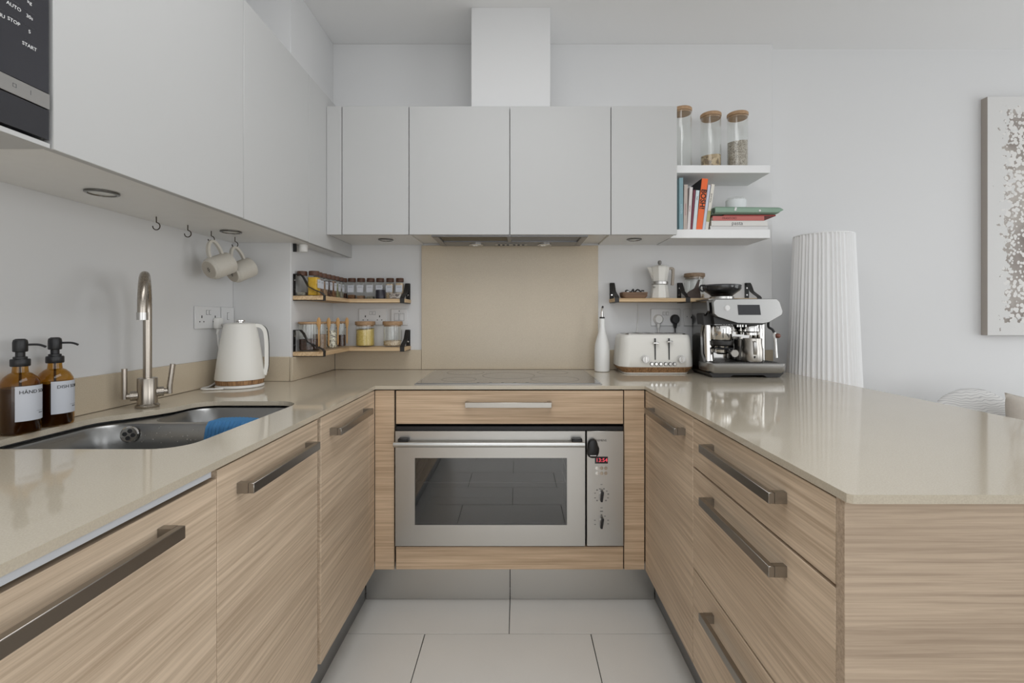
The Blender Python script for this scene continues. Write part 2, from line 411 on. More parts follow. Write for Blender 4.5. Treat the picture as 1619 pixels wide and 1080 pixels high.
# ------------------------------------------------------------------ handles
def bar_handle(parent, face, out, c, zc, length, axis):
    """square bar handle; face = coordinate of the door face, out = sign of projection"""
    h = B(); a0, a1 = c-length/2, c+length/2; p = face+out*.035; q = face+out*.023
    lo, hi = min(p, q), max(p, q); z0, z1 = zc-.0105, zc+.0105
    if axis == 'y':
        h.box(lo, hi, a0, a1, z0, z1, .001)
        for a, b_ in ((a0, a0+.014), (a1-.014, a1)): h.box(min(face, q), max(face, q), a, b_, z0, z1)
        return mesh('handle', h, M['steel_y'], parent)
    h.box(a0, a1, lo, hi, z0, z1, .001)
    for a, b_ in ((a0, a0+.014), (a1-.014, a1)): h.box(a, b_, min(face, q), max(face, q), z0, z1)
    return mesh('handle', h, M['steel_hx'], parent)

# ------------------------------------------------------------------ left base units (faces at x=-.566)
XFL = -.566; ZD = .861; ZB = .150
def left_unit(y0, y1, name, label, cat, group=None):
    t = thing(name, label, cat, ((XL-.0+XFL)/2, (y0+y1)/2, 0), group)
    return t
t = left_unit(-.50, .894, 'dishwasher', 'oak fronted dishwasher door nearest the camera on the left, long dark bar handle', 'dishwasher')
mesh('body', bx(-1.19, XFL-.021, .29, .890, ZB, .70), M['gap'], t)
d = mesh('door', bx(XFL-.019, XFL, .292, .8933, ZB, .846, .0008), M['oak_y'], t)
bar_handle(d, XFL, 1, .592, .806, .335, 'y')
mesh('trim_strip', bx(XFL-.012, -.563, .30, .872, .8555, .8655), pbr('pale_trim', (196, 198, 202), .4), t)
t = left_unit(-.5, .288, 'base_cabinet', 'oak base cabinet beside the camera at the left frame edge', 'cabinet')
mesh('body', bx(-1.19, XFL-.021, -.5, .286, ZB, .70), M['oak_y'], t)
mesh('door', bx(XFL-.019, XFL, -.5, .289, ZB, ZD, .0008), M['oak_y'], t)
for y0, y1, hy, lab in ((.8957, 1.3435, 1.118, 'oak base cabinet in front of the sink, handle under the worktop edge'), (1.3665, 1.808, 1.592, 'oak base cabinet beside the left corner next to the oven')):
    t = left_unit(y0, y1, 'base_cabinet', lab, 'cabinet')
    mesh('body', bx(-1.19, XFL-.022, y0+.001, y1+(.021 if y1 < 1.5 else 0), ZB, (.66 if y1 < 1.5 else .735)), M['oak_y'], t)
    d = mesh('door', bx(XFL-.019, XFL, y0, y1, ZB, ZD, .0008), M['oak_y'], t)
    bar_handle(d, XFL, 1, hy, .8045, .323, 'y')
mesh('filler_panel', bx(XFL-.019, XFL, 1.811, 1.879, ZB, ZD, .0006), M['oak_y'], t)

# ------------------------------------------------------------------ far base run: oven housing
YF = 1.882
t = thing('oven_cabinet', 'oak oven housing with one wide drawer front above the oven and a panel below', 'cabinet', (-.031, 2.15, 0))
mesh('filler_panel', bx(XFL+.001, -.489, YF, YF+.019, ZB, ZD, .0006), M['oak_x'], t)
mesh('filler_panel', bx(.424, .504, YF, YF+.019, ZB, ZD, .0006), M['oak_x'], t)
hb = B(); hb.box(-.4845, -.4825, YF+.006, 2.44, ZB, .86); hb.box(.4205, .4225, YF+.006, 2.44, ZB, .86); hb.box(-.482, .42, 2.43, 2.44, ZB, .86); hb.box(-.482, .42, YF+.02, 2.42, .236, .244)
hb.box(-.482, .42, YF+.021, 2.42, .722, .735)
mesh('body', hb, M['gap'], t)
d = mesh('drawer', bx(-.4815, .4195, YF, YF+.019, .728, .860, .0008), M['oak_x'], t)
bar_handle(d, YF, -1, -.0355, .8085, .338, 'x')
mesh('bottom_panel', bx(-.4815, .4195, YF, YF+.019, .1505, .2405, .0008), M['oak_x'], t)

ov = thing('oven', 'wide built-in stainless steel oven with a dark window and control strip', 'oven', (-.031, 2.1, .246))
YO = YF-.014
# cavity and body
ob = B(); ob.box(-.478, .416, 1.925, 2.40, .249, .262).box(-.478, .416, 1.925, 2.40, .70, .713).box(-.478, -.43, 1.925, 2.40, .262, .70).box(.225, .416, 1.925, 2.40, .262, .70).box(-.43, .225, 2.35, 2.40, .262, .70)
mesh('body', ob, pbr('oven_enamel', (50, 50, 50), .45), ov)
mesh('vent_gap', bx(-.480, .418, YO+.012, 1.92, .7035, .7185), M['black'], ov)
dr = B(); wx0, wx1, wz0_, wz1_ = -.404, .1955, .333, .597
X0, X1, Z0, Z1 = -.4805, .2665, .250, .7025
dr.box(X0, wx0, YO, YO+.022, Z0, Z1).box(wx1, X1, YO, YO+.022, Z0, Z1).box(wx0, wx1, YO, YO+.022, Z0, wz0_).box(wx0, wx1, YO, YO+.022, wz1_, Z1)
door = mesh('door', dr, M['steel_x'], ov)
mesh('window_pane', bx(wx0, wx1, YO+.004, YO+.008, wz0_, wz1_), M['ovenglass'], door)
hh = B(); hh.cyl((X0+.001, YO-.030, .6575), (X1-.006, YO-.030, .6575), .0105, seg=20)
mesh('handle', hh, pbr('handle_pale_steel', (200, 200, 198), .3, 1), door)
for px_ in (-.445, .232): mesh('handle_mount', bx(px_-.02, px_+.02, YO-.026, YO, .664, .679, .003), M['black'], door)
rk = B()
for k, (yy, r_) in enumerate(((1.945, .003), (2.33, .003))): rk.cyl((-.425, yy, .4745), (.222, yy, .4745), r_, seg=8)
for k in range(22):
    xx = -.42+k*.0305; rk.cyl((xx, 1.945, .4765), (xx, 2.33, .4765), .0014, seg=6)
mesh('shelf_rack', rk, M['chrome'], ov)
for i in range(5):
    zc = .66-i*.068
    for xr in (-.4295, .2245): mesh('shelf_runner', B().cyl((xr, 1.95, zc), (xr, 2.34, zc), .004, seg=8), M['satin'], ov)
cp = mesh('control_panel', bx(.2735, .4175, YO, YO+.022, Z0, Z1, .001), M['steel_x'], ov)
Mfront = lambda x, y, z: Matrix(((1, 0, 0, x), (0, 0, -1, y), (0, 1, 0, z), (0, 0, 0, 1)))
Mright = lambda x, y, z: Matrix(((0, 0, 1, x), (1, 0, 0, y), (0, 1, 0, z), (0, 0, 0, 1)))   # faces +x
Mtop = lambda x, y, z: Matrix.Translation((x, y, z))
sO = YO/F
ox = lambda px: (px-818)*sO
oz = lambda py: CAMZ-(py-503)*sO
dp = mesh('display', bx(ox(940.5), ox(961), YO-.0012, YO, oz(733), oz(722), .0004), M['blackglass'], cp)
mesh('digits', B().add_text('13:54', .021, Mfront(ox(951.2), YO-.0018, oz(727.6))), M['red_led'], cp)
mesh('lettering', B().add_text('SIEMENS', .0115, Mfront(ox(950.5), YO-.0006, oz(696.5))), M['printb'], cp)
for j, py in enumerate((740, 748)):
    for px in (944, 951, 957.5):
        k = B(); k.cyl((ox(px), YO, oz(py)), (ox(px), YO-.003, oz(py)), .0068, seg=18)
        mesh('button', k, M['chrome'], cp)
for py in (783.5, 825.5):
    k = B(); k.cyl((ox(951), YO, oz(py)), (ox(951), YO-.006, oz(py)), .0125, seg=24)
    kk = mesh('knob', k, M['satin'], cp)
    k = B(); k.box(-.0045, .0045, YO-.020, YO-.006, -.020, .020, .002); k.xf(Matrix.Translation((ox(951), 0, oz(py))) @ Matrix.Rotation(math.radians(8), 4, 'Y'))
    k2 = B(); k2.box(-.0045, .0045, YO-.020, YO-.006, -.020, .020, .002).xf(Matrix.Translation((ox(951), 0, oz(py))) @ Matrix.Rotation(math.radians(8), 4, 'Y'))
    k.bm.free()
    mesh('knob_grip', k2, M['black'], cp)
mk = B()
for py, angs in ((783.5, (20, 50, 80, 110, 140, 220, 250, 290, 320, 345)), (825.5, (30, 75, 105, 250, 285, 0))):
    for a in angs:
        t_ = math.radians(a); xx, zz = ox(951)+.027*math.sin(t_), oz(py)+.027*math.cos(t_)
        mk.box(xx-.003, xx+.003, YO-.0005, YO, zz-.0012, zz+.0012)
        if a % 4 == 0: mk.box(xx-.003, xx+.003, YO-.0005, YO, zz+.002, zz+.0032)
for py in (766, 803): mk.box(ox(951)-.004, ox(951)+.004, YO-.0005, YO, oz(py)-.001, oz(py)+.001)
mk.box(ox(951)-.006, ox(951)+.006, YO-.0005, YO, oz(808.5)-.0015, oz(808.5)+.0015)
mesh('dial_print', mk, M['print'], cp)['kind'] = 'stuff'
# black tag hanging on the panel
tg = thing('magnetic_tag', 'black oval plastic tag stuck at the top of the oven control strip', 'tag', (ox(936.5), YO-.012, oz(722)))
b = B(); cx, cz = ox(936.5), oz(708); secs = []
for yy, s_ in ((YO-.0015, .96), (YO-.012, 1.0), (YO-.020, .86), (YO-.023, .55)):
    pts = []
    for i in range(28):
        a = 2*PI*i/28; w = .0205*s_ if math.sin(a) > 0 else .0255*s_
        pts.append(Vector((cx+w*math.cos(a)*(1 if abs(math.cos(a)) < .99 else 1), yy, cz+.038*s_*(abs(math.sin(a))**.7)*(1 if math.sin(a) > 0 else -1))))
    secs.append(pts)
b.loft(secs); mesh('casing', b, M['black'], tg)
mesh('white_mark', bx(cx-.012, cx+.012, YO-.0245, YO-.0195, cz-.026, cz-.0235), M['printw'], tg)

# ------------------------------------------------------------------ right base run (faces at x=.506)
XFR = .507
t = thing('base_cabinet', 'oak base cabinet right of the oven, tall door with a short bar handle', 'cabinet', (.80, 1.60, 0))
mesh('filler_panel', bx(XFR, XFR+.019, 1.835, 1.879, ZB, ZD, .0006), M['oak_y'], t)
mesh('body', bx(XFR+.022, 1.09, 1.373, 1.834, ZB, .855), M['oak_y'], t)
d = mesh('door', bx(XFR, XFR+.019, 1.3715, 1.832, ZB, ZD, .0008), M['oak_y'], t)
bar_handle(d, XFR, -1, 1.598, .8045, .335, 'y')
t = thing('drawer_unit', 'oak unit with three wide drawers and long bar handles', 'drawers', (.80, 1.06, 0))
mesh('body', bx(XFR+.022, 1.09, .757, 1.366, ZB, .853), M['gap'], t)
for z0, z1, hz in ((.723, ZD, .809), (.431, .7165, .6705), (ZB, .4245, .370)):
    d = mesh('drawer', bx(XFR, XFR+.019, .756, 1.3685, z0, z1, .0008), M['oak_y'], t)
    bar_handle(d, XFR, -1, 1.064, hz, .345, 'y')
tag(mesh('end_panel', bx(XFR-.001, 1.11, .733, .7535, .001, .8665, .0008), M['oak_end']), 'large oak end panel closing the peninsula towards the camera', 'panel')
tag(mesh('back_panel', bx(1.092, 1.11, .756, 2.47, .001, .8665), M['oak_y']), 'oak panel on the lounge side of the peninsula', 'panel')

# ------------------------------------------------------------------ hob
YH0, YH1 = 1.908, 2.412
hb = thing('hob', 'flat grey ceramic glass hob with a steel rim set in the worktop', 'hob', (-.036, 2.16, ZT))
mesh('steel_rim', bx(-.415, .342, YH0, YH1, ZT+.0005, ZT+.004, .001), M['satin'], hb)
mesh('glass_plate', bx(-.409, .336, YH0+.006, YH1-.006, ZT+.0042, ZT+.0056), M['hob'], hb)
for cx, cy, r in ((-.25, 2.03, .075), (-.25, 2.29, .09), (.17, 2.29, .075), (.16, 2.04, .105), (-.04, 2.17, .12)):
    b = B().loft([[Vector((cx+rr_*math.cos(2*PI*i/48), cy+rr_*math.sin(2*PI*i/48), ZT+.0058)) for i in range(48)] for rr_ in (r, r-.003)], cap=False)
    mesh('cooking_ring', b, pbr('ring_print', (128, 128, 128), .2), hb)
for i in range(5): mesh('touch_key', B().cyl((-.16+i*.05, YH0+.03, ZT+.0056), (-.16+i*.05, YH0+.03, ZT+.006), .006, seg=12), M['hobprint'], hb)

# ------------------------------------------------------------------ sink
def offs(pts, d):
    n = len(pts); out = []
    A = sum(pts[i][0]*pts[(i+1) % n][1]-pts[(i+1) % n][0]*pts[i][1] for i in range(n))
    sg = 1 if A > 0 else -1
    for i in range(n):
        p, q = Vector(pts[i-1]), Vector(pts[(i+1) % n]); t_ = (q-p).normalized(); nrm = Vector((-t_.y, t_.x))*sg
        out.append((pts[i][0]+nrm.x*d, pts[i][1]+nrm.y*d))
    return out
sk = thing('sink', 'undermounted stainless steel sink with one and a half bowls', 'sink', (-.92, 1.24, .70))
def bowl(rim, zr, depth, extra=None):
    b = B(); secs = []
    for dd, dz in ((0, 0), (.004, -.006), (.012, -.05), (.02, -depth+.03), (.03, -depth+.010), (.05, -depth)):
        secs.append([Vector((x, y, zr+dz)) for x, y in offs(rim, dd)])
    cx = sum(p[0] for p in rim)/len(rim); cy = sum(p[1] for p in rim)/len(rim)
    secs.append([Vector((cx+(x-cx)*.1, cy+(y-cy)*.1, zr-depth-.004)) for x, y in rim])
    b.loft(secs, cap=False)
    b.bm.faces.new([v for v in list(b.bm.verts)[-len(rim):]])
    return b
main_rim = arc(-.775, 1.055, .07, -90, 0)+arc(-.765, 1.235, .06, 0, 90)+arc(-1.045, 1.22, .075, 90, 180)+arc(-1.045, 1.06, .075, 180, 270)
half_rim = arc(-.755, 1.365, .05, -90, 0)+arc(-.775, 1.455, .07, 0, 90)+arc(-.955, 1.455, .07, 90, 180)+arc(-.975, 1.365, .05, 180, 270)
ZR = ZT-TH-.0045
mb = mesh('main_bowl', bowl(main_rim, ZR-.002, .17), M['sink'], sk)
mesh('half_bowl', bowl(half_rim, ZR-.002, .12), M['sink'], sk)
def flange():
    b = B(); bm = b.bm
    outer = offs(sink_out, -.012)
    es = []
    for pts in (outer, main_rim, half_rim):
        vs = [bm.verts.new((x, y, ZR-.002)) for x, y in pts]; es += [bm.edges.new((vs[i], vs[(i+1) % len(vs)])) for i in range(len(vs))]
    bmesh.ops.triangle_fill(bm, use_beauty=True, use_dissolve=False, edges=es)
    return b
mesh('rim', flange(), pbr('rim_steel', (170, 170, 170), .3, 1), sk, smooth=False)
# overflow on the far wall of the main bowl
oc = Vector((-1.045, 1.278, .8345)); on = Vector((.30, -.95, .10)).normalized()
b = B(); b.cyl(oc, oc+on*.004, .022, .019, seg=28)
of = mesh('overflow', b, M['chrome'], mb)
b = B(); u = on.cross(Vector((0, 0, 1))).normalized(); v = u.cross(on)
b2 = B()
for a in range(4):
    t_ = .2+a*PI/2; c = oc+(u*math.cos(t_)+v*math.sin(t_))*.0095
    b2.cyl(c+on*.003, c+on*.0047, .0056, seg=12)
b.bm.free()
o_ = mesh('overflow_hole', b2, M['black'], mb)
b = B(); b.cyl((-.90, 1.13, ZR-.1755), (-.90, 1.13, ZR-.172), .04, seg=28); mesh('drain', b, M['chrome'], mb)
b = B(); rnd = random.Random(3)
for i in range(60):
    x, y = rnd.uniform(-1.02, -.77), 1.279; z = rnd.uniform(.76, .855); r = rnd.uniform(.0008, .0018)
    b.ball((x, y, z), r, r*.5, r, 6, 4)
dro = mesh('water_drops', b, M['chrome'], mb); dro['kind'] = 'stuff'

# blue cloth over the sink divider
def cloth():
    b = B(); bm = b.bm; nu, nv = 60, 22; g = []
    for j in range(nv+1):
        rowv = []
        for i in range(nu+1):
            u_ = i/nu; v_ = j/nv
            x = -.832+.125*u_
            s_ = v_*.118
            yb = 1.338-.0*u_
            if s_ < .055: y, z = yb-s_, ZR+.0025
            else:
                k = s_-.055; y, z = yb-.055-min(k, .01)*.8-k*.12, ZR+.0025-k*.96
            x += -.010*v_*(1-u_)
            z += .0022*math.sin(u_*PI*26)*(.6+.4*v_); y -= .002*math.sin(u_*PI*26)+.003*math.sin(u_*7)
            if s_ < .055: z += .002+.002*math.sin(u_*5)
            rowv.append(bm.verts.new((x, y, z+.001)))
        g.append(rowv)
    for j in range(nv):
        for i in range(nu): bm.faces.new((g[j][i], g[j][i+1], g[j+1][i+1], g[j+1][i]))
    r = bmesh.ops.solidify(bm, geom=bm.faces[:], thickness=.003)
    return b
tag(mesh('dishcloth', cloth(), M['blue'], angle=60), 'bright blue ribbed dishcloth draped over the sink divider', 'cloth')

# ------------------------------------------------------------------ tap
fx, fy = -1.112, 1.426
tp = thing('mixer_tap', 'brushed nickel gooseneck mixer tap with two upright levers beside the sink', 'tap', (fx, fy, ZT))
b = B().lathe([(.029, 0.0005), (.030, .002), (.030, .008), (.0265, .011), (.0255, .012), (.0255, .086), (.024, .089), (.012, .0895)], (fx, fy, ZT), 40)
mesh('body', b, M['nickel'], tp)
sp = Vector((.57, -.82, 0)); R_ = .098
zt0 = 1.172
pts = [Vector((fx, fy, ZT+.088)), Vector((fx, fy, 1.0)), Vector((fx, fy, 1.1))]
for i in range(17):
    a = PI-PI*i/16; pts.append(Vector((fx, fy, zt0))+sp*(R_+R_*math.cos(a))+Vector((0, 0, R_*math.sin(a))))
tip = Vector((fx, fy, 0))+sp*2*R_
pts.append(Vector((tip.x, tip.y, 1.160)))
mesh('spout', B().tube(pts, .0112, 20), M['nickel'], tp)
mesh('nozzle', B().cyl((tip.x, tip.y, 1.163), (tip.x, tip.y, 1.143), .0128, seg=24), M['satin'], tp)
pd = Vector((.82, .57, 0))
for sgn, zc, tilt in ((-1, .917, 0), (1, .925, .10)):
    c0 = Vector((fx, fy, zc)); b = B()
    b.cyl(c0+pd*sgn*.022, c0+pd*sgn*.040, .0145, seg=24).cyl(c0+pd*sgn*.040, c0+pd*sgn*.048, .009, seg=20)
    kn = mesh('lever_hub', b, M['nickel'], tp)
    e = c0+pd*sgn*.054
    b = B().cyl(c0+pd*sgn*.046, e, .006, seg=16).tube([e+Vector((0, 0, -.008)), e+Vector((0, 0, .015)), e+pd*sgn*tilt*.08+Vector((0, 0, .082))], .0074, 18)
    mesh('lever', b, M['nickel'], tp)

# ------------------------------------------------------------------ soap dispensers
def dispenser(x, y, text, label):
    t = thing('soap_dispenser', label, 'dispenser', (x, y, ZT+.0005), 'amber soap bottles by the sink')
    z = ZT+.0008; r = .0362
    prof = [(r-.006, 0), (r-.001, .003), (r, .008), (r, .108), (r-.002, .118), (r-.008, .130), (.020, .138), (.0145, .141), (.0135, .150), (.0135, .157)]
    bt = mesh('bottle', B().lathe(prof, (x, y, z), 40), M['amber'], t)
    mesh('liquid', B().lathe([(r-.007, .002), (r-.003, .008), (r-.003, .106)], (x, y, z), 32), M['soap'], t)
    a0, a1 = math.radians(-57), math.radians(57)
    secs = []
    lab = B().lathe([(r+.0004, .031), (r+.0004, .111)], (x, y, z), 24, a0=a0, a1=a1)
    mesh('paper_label', lab, M['label'], t)
    mid = 0.0
    mesh('lettering', B().add_text(text, .0112, None, .0002, bend=((x, y, z+.097), r+.0008, math.radians(2))), M['printb'], t)
    tx = B().add_text('-----------', .006, None, .0001, bend=((x, y, z+.052), r+.0008, math.radians(18)))
    tx.add_text('500 ml', .0045, None, .0001, bend=((x, y, z+.0465), r+.0008, math.radians(20)))
    mesh('small_print', tx, M['print'], t)
    pump = B().lathe([(.0165, .155), (.0175, .157), (.0175, .170), (.0165, .172), (.0125, .1725), (.0125, .177), (.0085, .178), (.0085, .188), (.0125, .189), (.0132, .191), (.0132, .210), (.012, .216), (.008, .219)], (x, y, z), 32)
    pm = mesh('pump', pump, M['black'], t)
    mesh('nozzle', B().tube([(x+.010, y+.004, z+.205), (x+.026, y+.012, z+.205), (x+.034, y+.016, z+.203), (x+.041, y+.019, z+.199)], .0026, 10, sub=3), M['black'], t)
    mesh('dip_tube', B().cyl((x, y, z+.107), (x, y, z+.155), .0025, seg=8), M['soap'], t)
dispenser(-1.158, 1.105, 'HÅND SOAP', 'amber bottle labelled hand soap with black pump, nearest the camera')
dispenser(-1.160, 1.190, 'DISH SOAP', 'amber bottle labelled dish soap with black pump, nearer the tap')

# ------------------------------------------------------------------ kettle
kx, ky = -1.088, 1.862
kt = thing('kettle', 'matt white tapered kettle with a wood effect band on the left worktop', 'kettle', (kx, ky, ZT+.0005))
z = ZT+.0006
mesh('base', B().lathe([(.078, 0), (.084, .001), (.085, .006), (.080, .011), (.07, .0115)], (kx, ky, z), 48), M['white'], kt)
mesh('wood_band', B().lathe([(.076, .0118), (.0825, .012), (.0845, .029), (.08, .0292)], (kx, ky, z), 48), M['bandwood'], kt)
mesh('body', B().lathe([(.083, .0295), (.0865, .030), (.0868, .036), (.079, .10), (.068, .18), (.0575, .236), (.0555, .243), (.050, .247), (.02, .250)], (kx, ky, z), 48), M['whitem'], kt)
mesh('lid_knob', B().lathe([(.012, .2495), (.012, .253), (.019, .255), (.019, .259), (.012, .261)], (kx, ky, z), 28), M['chrome'], kt)
hd = Vector((.93, .37, 0)); c = Vector((kx, ky, z))
hp = [c+hd*.050+Vector((0, 0, .238)), c+hd*.070+Vector((0, 0, .236)), c+hd*.086+Vector((0, 0, .218)), c+hd*.092+Vector((0, 0, .175)), c+hd*.093+Vector((0, 0, .12)), c+hd*.092+Vector((0, 0, .075)), c+hd*.085+Vector((0, 0, .042))]
wd = Vector((-hd.y, hd.x, 0))
def smooth_pts(p, n):
    q = []
    for i in range(len(p)-1):
        a, b_, c_, d_ = p[max(i-1, 0)], p[i], p[i+1], p[min(i+2, len(p)-1)]
        for k in range(n):
            t_ = k/n; q.append(.5*((2*b_)+(c_-a)*t_+(2*a-5*b_+4*c_-d_)*t_*t_+(-a+3*b_-3*c_+d_)*t_**3))
    q.append(p[-1]); return q
mesh('handle', B().strip(smooth_pts(hp, 5), .020, .014, wd), M['whitem'], kt, label='white loop handle edged in dark grey')
mesh('handle_edge', B().strip([p+hd*.008+Vector((0, 0, .002)) for p in smooth_pts(hp, 5)[3:-2]], .012, .002, wd), M['blackm'], kt)
mesh('spout', B().loft([[c+Vector((-.93*r_-.37*w_*s1, -.37*r_*.4+.93*w_*s1, h_)) for s1 in (-1, -.4, .4, 1)] for r_, w_, h_ in ((.055, .016, .205), (.072, .012, .242), (.058, .016, .246))]), M['whitem'], kt)
cd = [(-1.190, 1.882, 1.092), (-1.188, 1.885, 1.05), (-1.184, 1.89, .98), (-1.184, 1.87, .905), (-1.186, 1.83, .8855), (-1.184, 1.785, .8845), (-1.165, 1.755, .8845), (-1.12, 1.762, .8845), (-1.098, 1.772, .8845)]
tag(mesh('power_cord', B().tube(cd, .0032, 8, sub=5), M['white']), 'white kettle cord looping from the wall plug to the kettle base', 'cord')

# ------------------------------------------------------------------ sockets
def socket(face, a0, a1, z0, z1, kind, label, grp=None):
    """face: ('x', coord) faces +x, or ('y', coord) faces -y. a = coordinate along the wall"""
    ax, cc = face
    def P(a, o_, z): return (cc+o_, a, z) if ax == 'x' else (a, cc-o_, z)
    def bb(b, a0_, a1_, o0, o1, z0_, z1_, bev=0):
        p, q = P(a0_, o0, z0_), P(a1_, o1, z1_)
        b.box(min(p[0], q[0]), max(p[0], q[0]), min(p[1], q[1]), max(p[1], q[1]), z0_, z1_, bev)
    am, zm = (a0+a1)/2, (z0+z1)/2
    nm = 'light_switch' if kind == 'switch' else 'wall_socket'
    t = thing(nm, label, 'switch' if kind == 'switch' else 'socket', P(am, 0.0005, z0), grp)
    b = B(); bb(b, a0, a1, .0005, .008, z0, z1, .002); mesh('plate', b, M['socket'], t)
    def holes(c):
        b = B(); bb(b, c-.0025, c+.0025, .0078, .0084, zm-.002, zm+.008); bb(b, c-.014, c-.009, .0078, .0084, zm-.018, zm-.0135); bb(b, c+.009, c+.014, .0078, .0084, zm-.018, zm-.0135)
        mesh('pin_holes', b, M['printb'], t)
    def rocker(c, dz=.02, h=.016, w=.011):
        b = B(); bb(b, c-w/2, c+w/2, .008, .0105, zm+dz-h/2, zm+dz+h/2, .001); mesh('rocker', b, M['socket'], t)
        b = B(); bb(b, c-w/2-.001, c+w/2+.001, .0078, .0083, zm+dz-h/2-.001, zm+dz+h/2+.001); mesh('rocker_gap', b, M['print'], t)
    if kind == 'double':
        holes(a0+.035); holes(a1-.035); rocker(am-.0085); rocker(am+.0085)
    elif kind == 'single': rocker(am, .006, .028, .012); b = B(); bb(b, a0+.012, a0+.016, .0078, .0084, zm-.03, zm-.025); bb(b, a1-.016, a1-.012, .0078, .0084, zm-.03, zm-.025); mesh('screw', b, M['print'], t)
    elif kind == 'switch': rocker(am-.014, .0, .036, .022); rocker(am+.014, .0, .036, .022); b = B(); bb(b, am-.0025, am+.0025, .0078, .0086, zm+.029, zm+.034); mesh('indicator', b, M['print'], t)
    elif kind == 'outlet':
        b = B(); p, q = Vector(P(am, .0078, zm)), Vector(P(am, .0095, zm)); b.cyl(p, q, .007, seg=18); mesh('outlet_hole', b, M['printb'], t)
        b = B(); bb(b, am-.028, am-.024, .0078, .0086, zm+.002, zm+.006); mesh('screw', b, M['print'], t)
    return t
socket(('x', XL), 1.772, 1.922, 1.107, 1.193, 'double', 'white double socket on the left wall behind the kettle')
socket(('x', XL), 1.930, 2.014, 1.107, 1.193, 'single', 'small white switched outlet tucked beside the corner behind the kettle')
socket(('y', YW), -.828, -.684, 1.111, 1.197, 'double', 'white double socket on the far wall between the two spice shelves')
socket(('y', YW), -.660, -.573, 1.111, 1.195, 'switch', 'white two-rocker switch plate between the spice shelves')
socket(('y', YW), .697, .850, 1.108, 1.196, 'double', 'white double socket above the toaster with two plugs in it')
socket(('y', YW), .868, .955, 1.108, 1.196, 'outlet', 'small white outlet plate beside the coffee machine')
pg = thing('plug', 'white plug in the left wall socket for the kettle', 'plug', (XL+.009, 1.885, 1.13))
mesh('casing', B().box(XL+.0095, XL+.034, 1.868, 1.902, 1.105, 1.150, .008, 2), M['white'], pg)
mesh('cord_grip', B().cyl((XL+.022, 1.885, 1.106), (XL+.020, 1.880, 1.085), .006, .004, seg=12), M['white'], pg)
def plug(px, mat, lab):
    x = gx(px, YW); t = thing('plug', lab, 'plug', (x, YW-.009, 1.11))
    b = B(); secs = []
    for yy, s_ in ((YW-.0095, 1), (YW-.024, .97), (YW-.031, .75)):
        secs.append([Vector((x+.0235*s_*math.cos(a)*1.0, yy, 1.143+(.024 if math.sin(a) > 0 else .027)*s_*math.sin(a))) for a in [2*PI*i/24 for i in range(24)]])
    b.loft(secs); mesh('casing', b, mat, t)
    mesh('cord_grip', B().cyl((x, YW-.018, 1.119), (x, YW-.018, 1.095), .011, .006, seg=12), mat, t)
    mesh('cord', B().tube([(x, YW-.018, 1.097), (x+.001, YW-.018, 1.06), (x, YW-.016, .99), (x, YW-.02, .90), (x, YW-.024, ZT+.005)], .003, 8, sub=3), mat, t)
plug(1039.5, M['white'], 'white plug in the double socket above the toaster')
plug(1065.5, M['black'], 'black plug in the double socket above the toaster')
tag(mesh('hanging_cord', B().tube([(gx(1008, YW), YW-.005, 1.224), (gx(1009, YW), YW-.006, 1.17), (gx(1007, YW), YW-.006, 1.10), (gx(1005, YW), YW-.02, 1.0)], .0022, 8, sub=4), M['white']), 'thin white cable hanging down the wall below the moka pot shelf', 'cord')

# ------------------------------------------------------------------ left wall units
XU = -.866; ZUB = 1.463; ZUT = 2.160
def wall_unit_left(y0, y1, label):
    t = thing('wall_cabinet', label, 'cabinet', ((XU+XL)/2, (y0+y1)/2, ZUB), 'tall white wall cabinets on the left')
    mesh('body', bx(XL+.001, XU-.021, y0+.001, y1-.001, ZUB+.005, ZUT-.001), M['cab_under'], t)
    mesh('door', bx(XU-.019, XU, y0+.0012, y1-.0012, ZUB, ZUT, .0012), M['cab'], t)
wall_unit_left(.884, 1.501, 'wide plain white wall cabinet right of the microwave')
wall_unit_left(1.501, 1.968, 'narrower plain white wall cabinet above the hanging mugs')
fp = thing('filler_cabinet', 'white filler unit closing the left wall cabinets into the far corner', 'filler', ((XU+XB)/2, 2.2, ZUB))
mesh('front_panel', bx(XU-.019, XU, 1.969, YW-.001, ZUB, ZUT, .0008), M['cab'], fp)
mesh('body', bx(XB+.001, XU-.021, 2.02, YW-.001, ZUB+.005, ZUT-.001), M['cab_under'], fp)
mesh('base_panel', bx(XL+.001, XU-.021, 1.969, 2.017, ZUB+.005, ZUB+.02), M['cab_under'], fp)
# microwave + housing
hs = thing('microwave_housing', 'white cabinet shelf carrying the microwave at the left frame edge', 'cabinet', (-1.04, .55, ZUB))
b = B(); b.box(XL+.001, XU-.002, .24, .882, ZUB-.001, ZUB+.009, .001); mesh('bottom_shelf', b, M['cab'], hs)
b = B(); b.box(XL+.001, XU, .24, .258, ZUB+.012, ZUT); mesh('side_panel', b, M['cab'], hs)
mesh('door', bx(XU-.019, XU, .26, .881, 1.86, ZUT, .001), M['cab'], hs)
mw = thing('microwave', 'built-in black glass microwave with a keypad and silver strip', 'microwave', (-1.0, .57, ZUB+.012))
mesh('body', bx(-1.19, XU-.018, .264, .874, ZUB+.0125, 1.85), M['gap'], mw)
mp_ = mesh('keypad_panel', bx(XU-.017, XU-.001, .74, .8785, 1.5625, 1.852, .0008), M['keypad'], mw)
mesh('door', bx(XU-.017, XU-.001, .264, .7385, 1.5625, 1.852, .0008), M['blackglass'], mw)
stp = mesh('silver_strip', bx(XU-.017, XU+.0005, .264, .8785, 1.533, 1.5615, .0006), M['satin'], mw)
mesh('lower_panel', bx(XU-.017, XU-.001, .264, .8785, ZUB+.014, 1.532, .0006), M['blackglass'], mw)
kb = B(); xk = XU-.0006
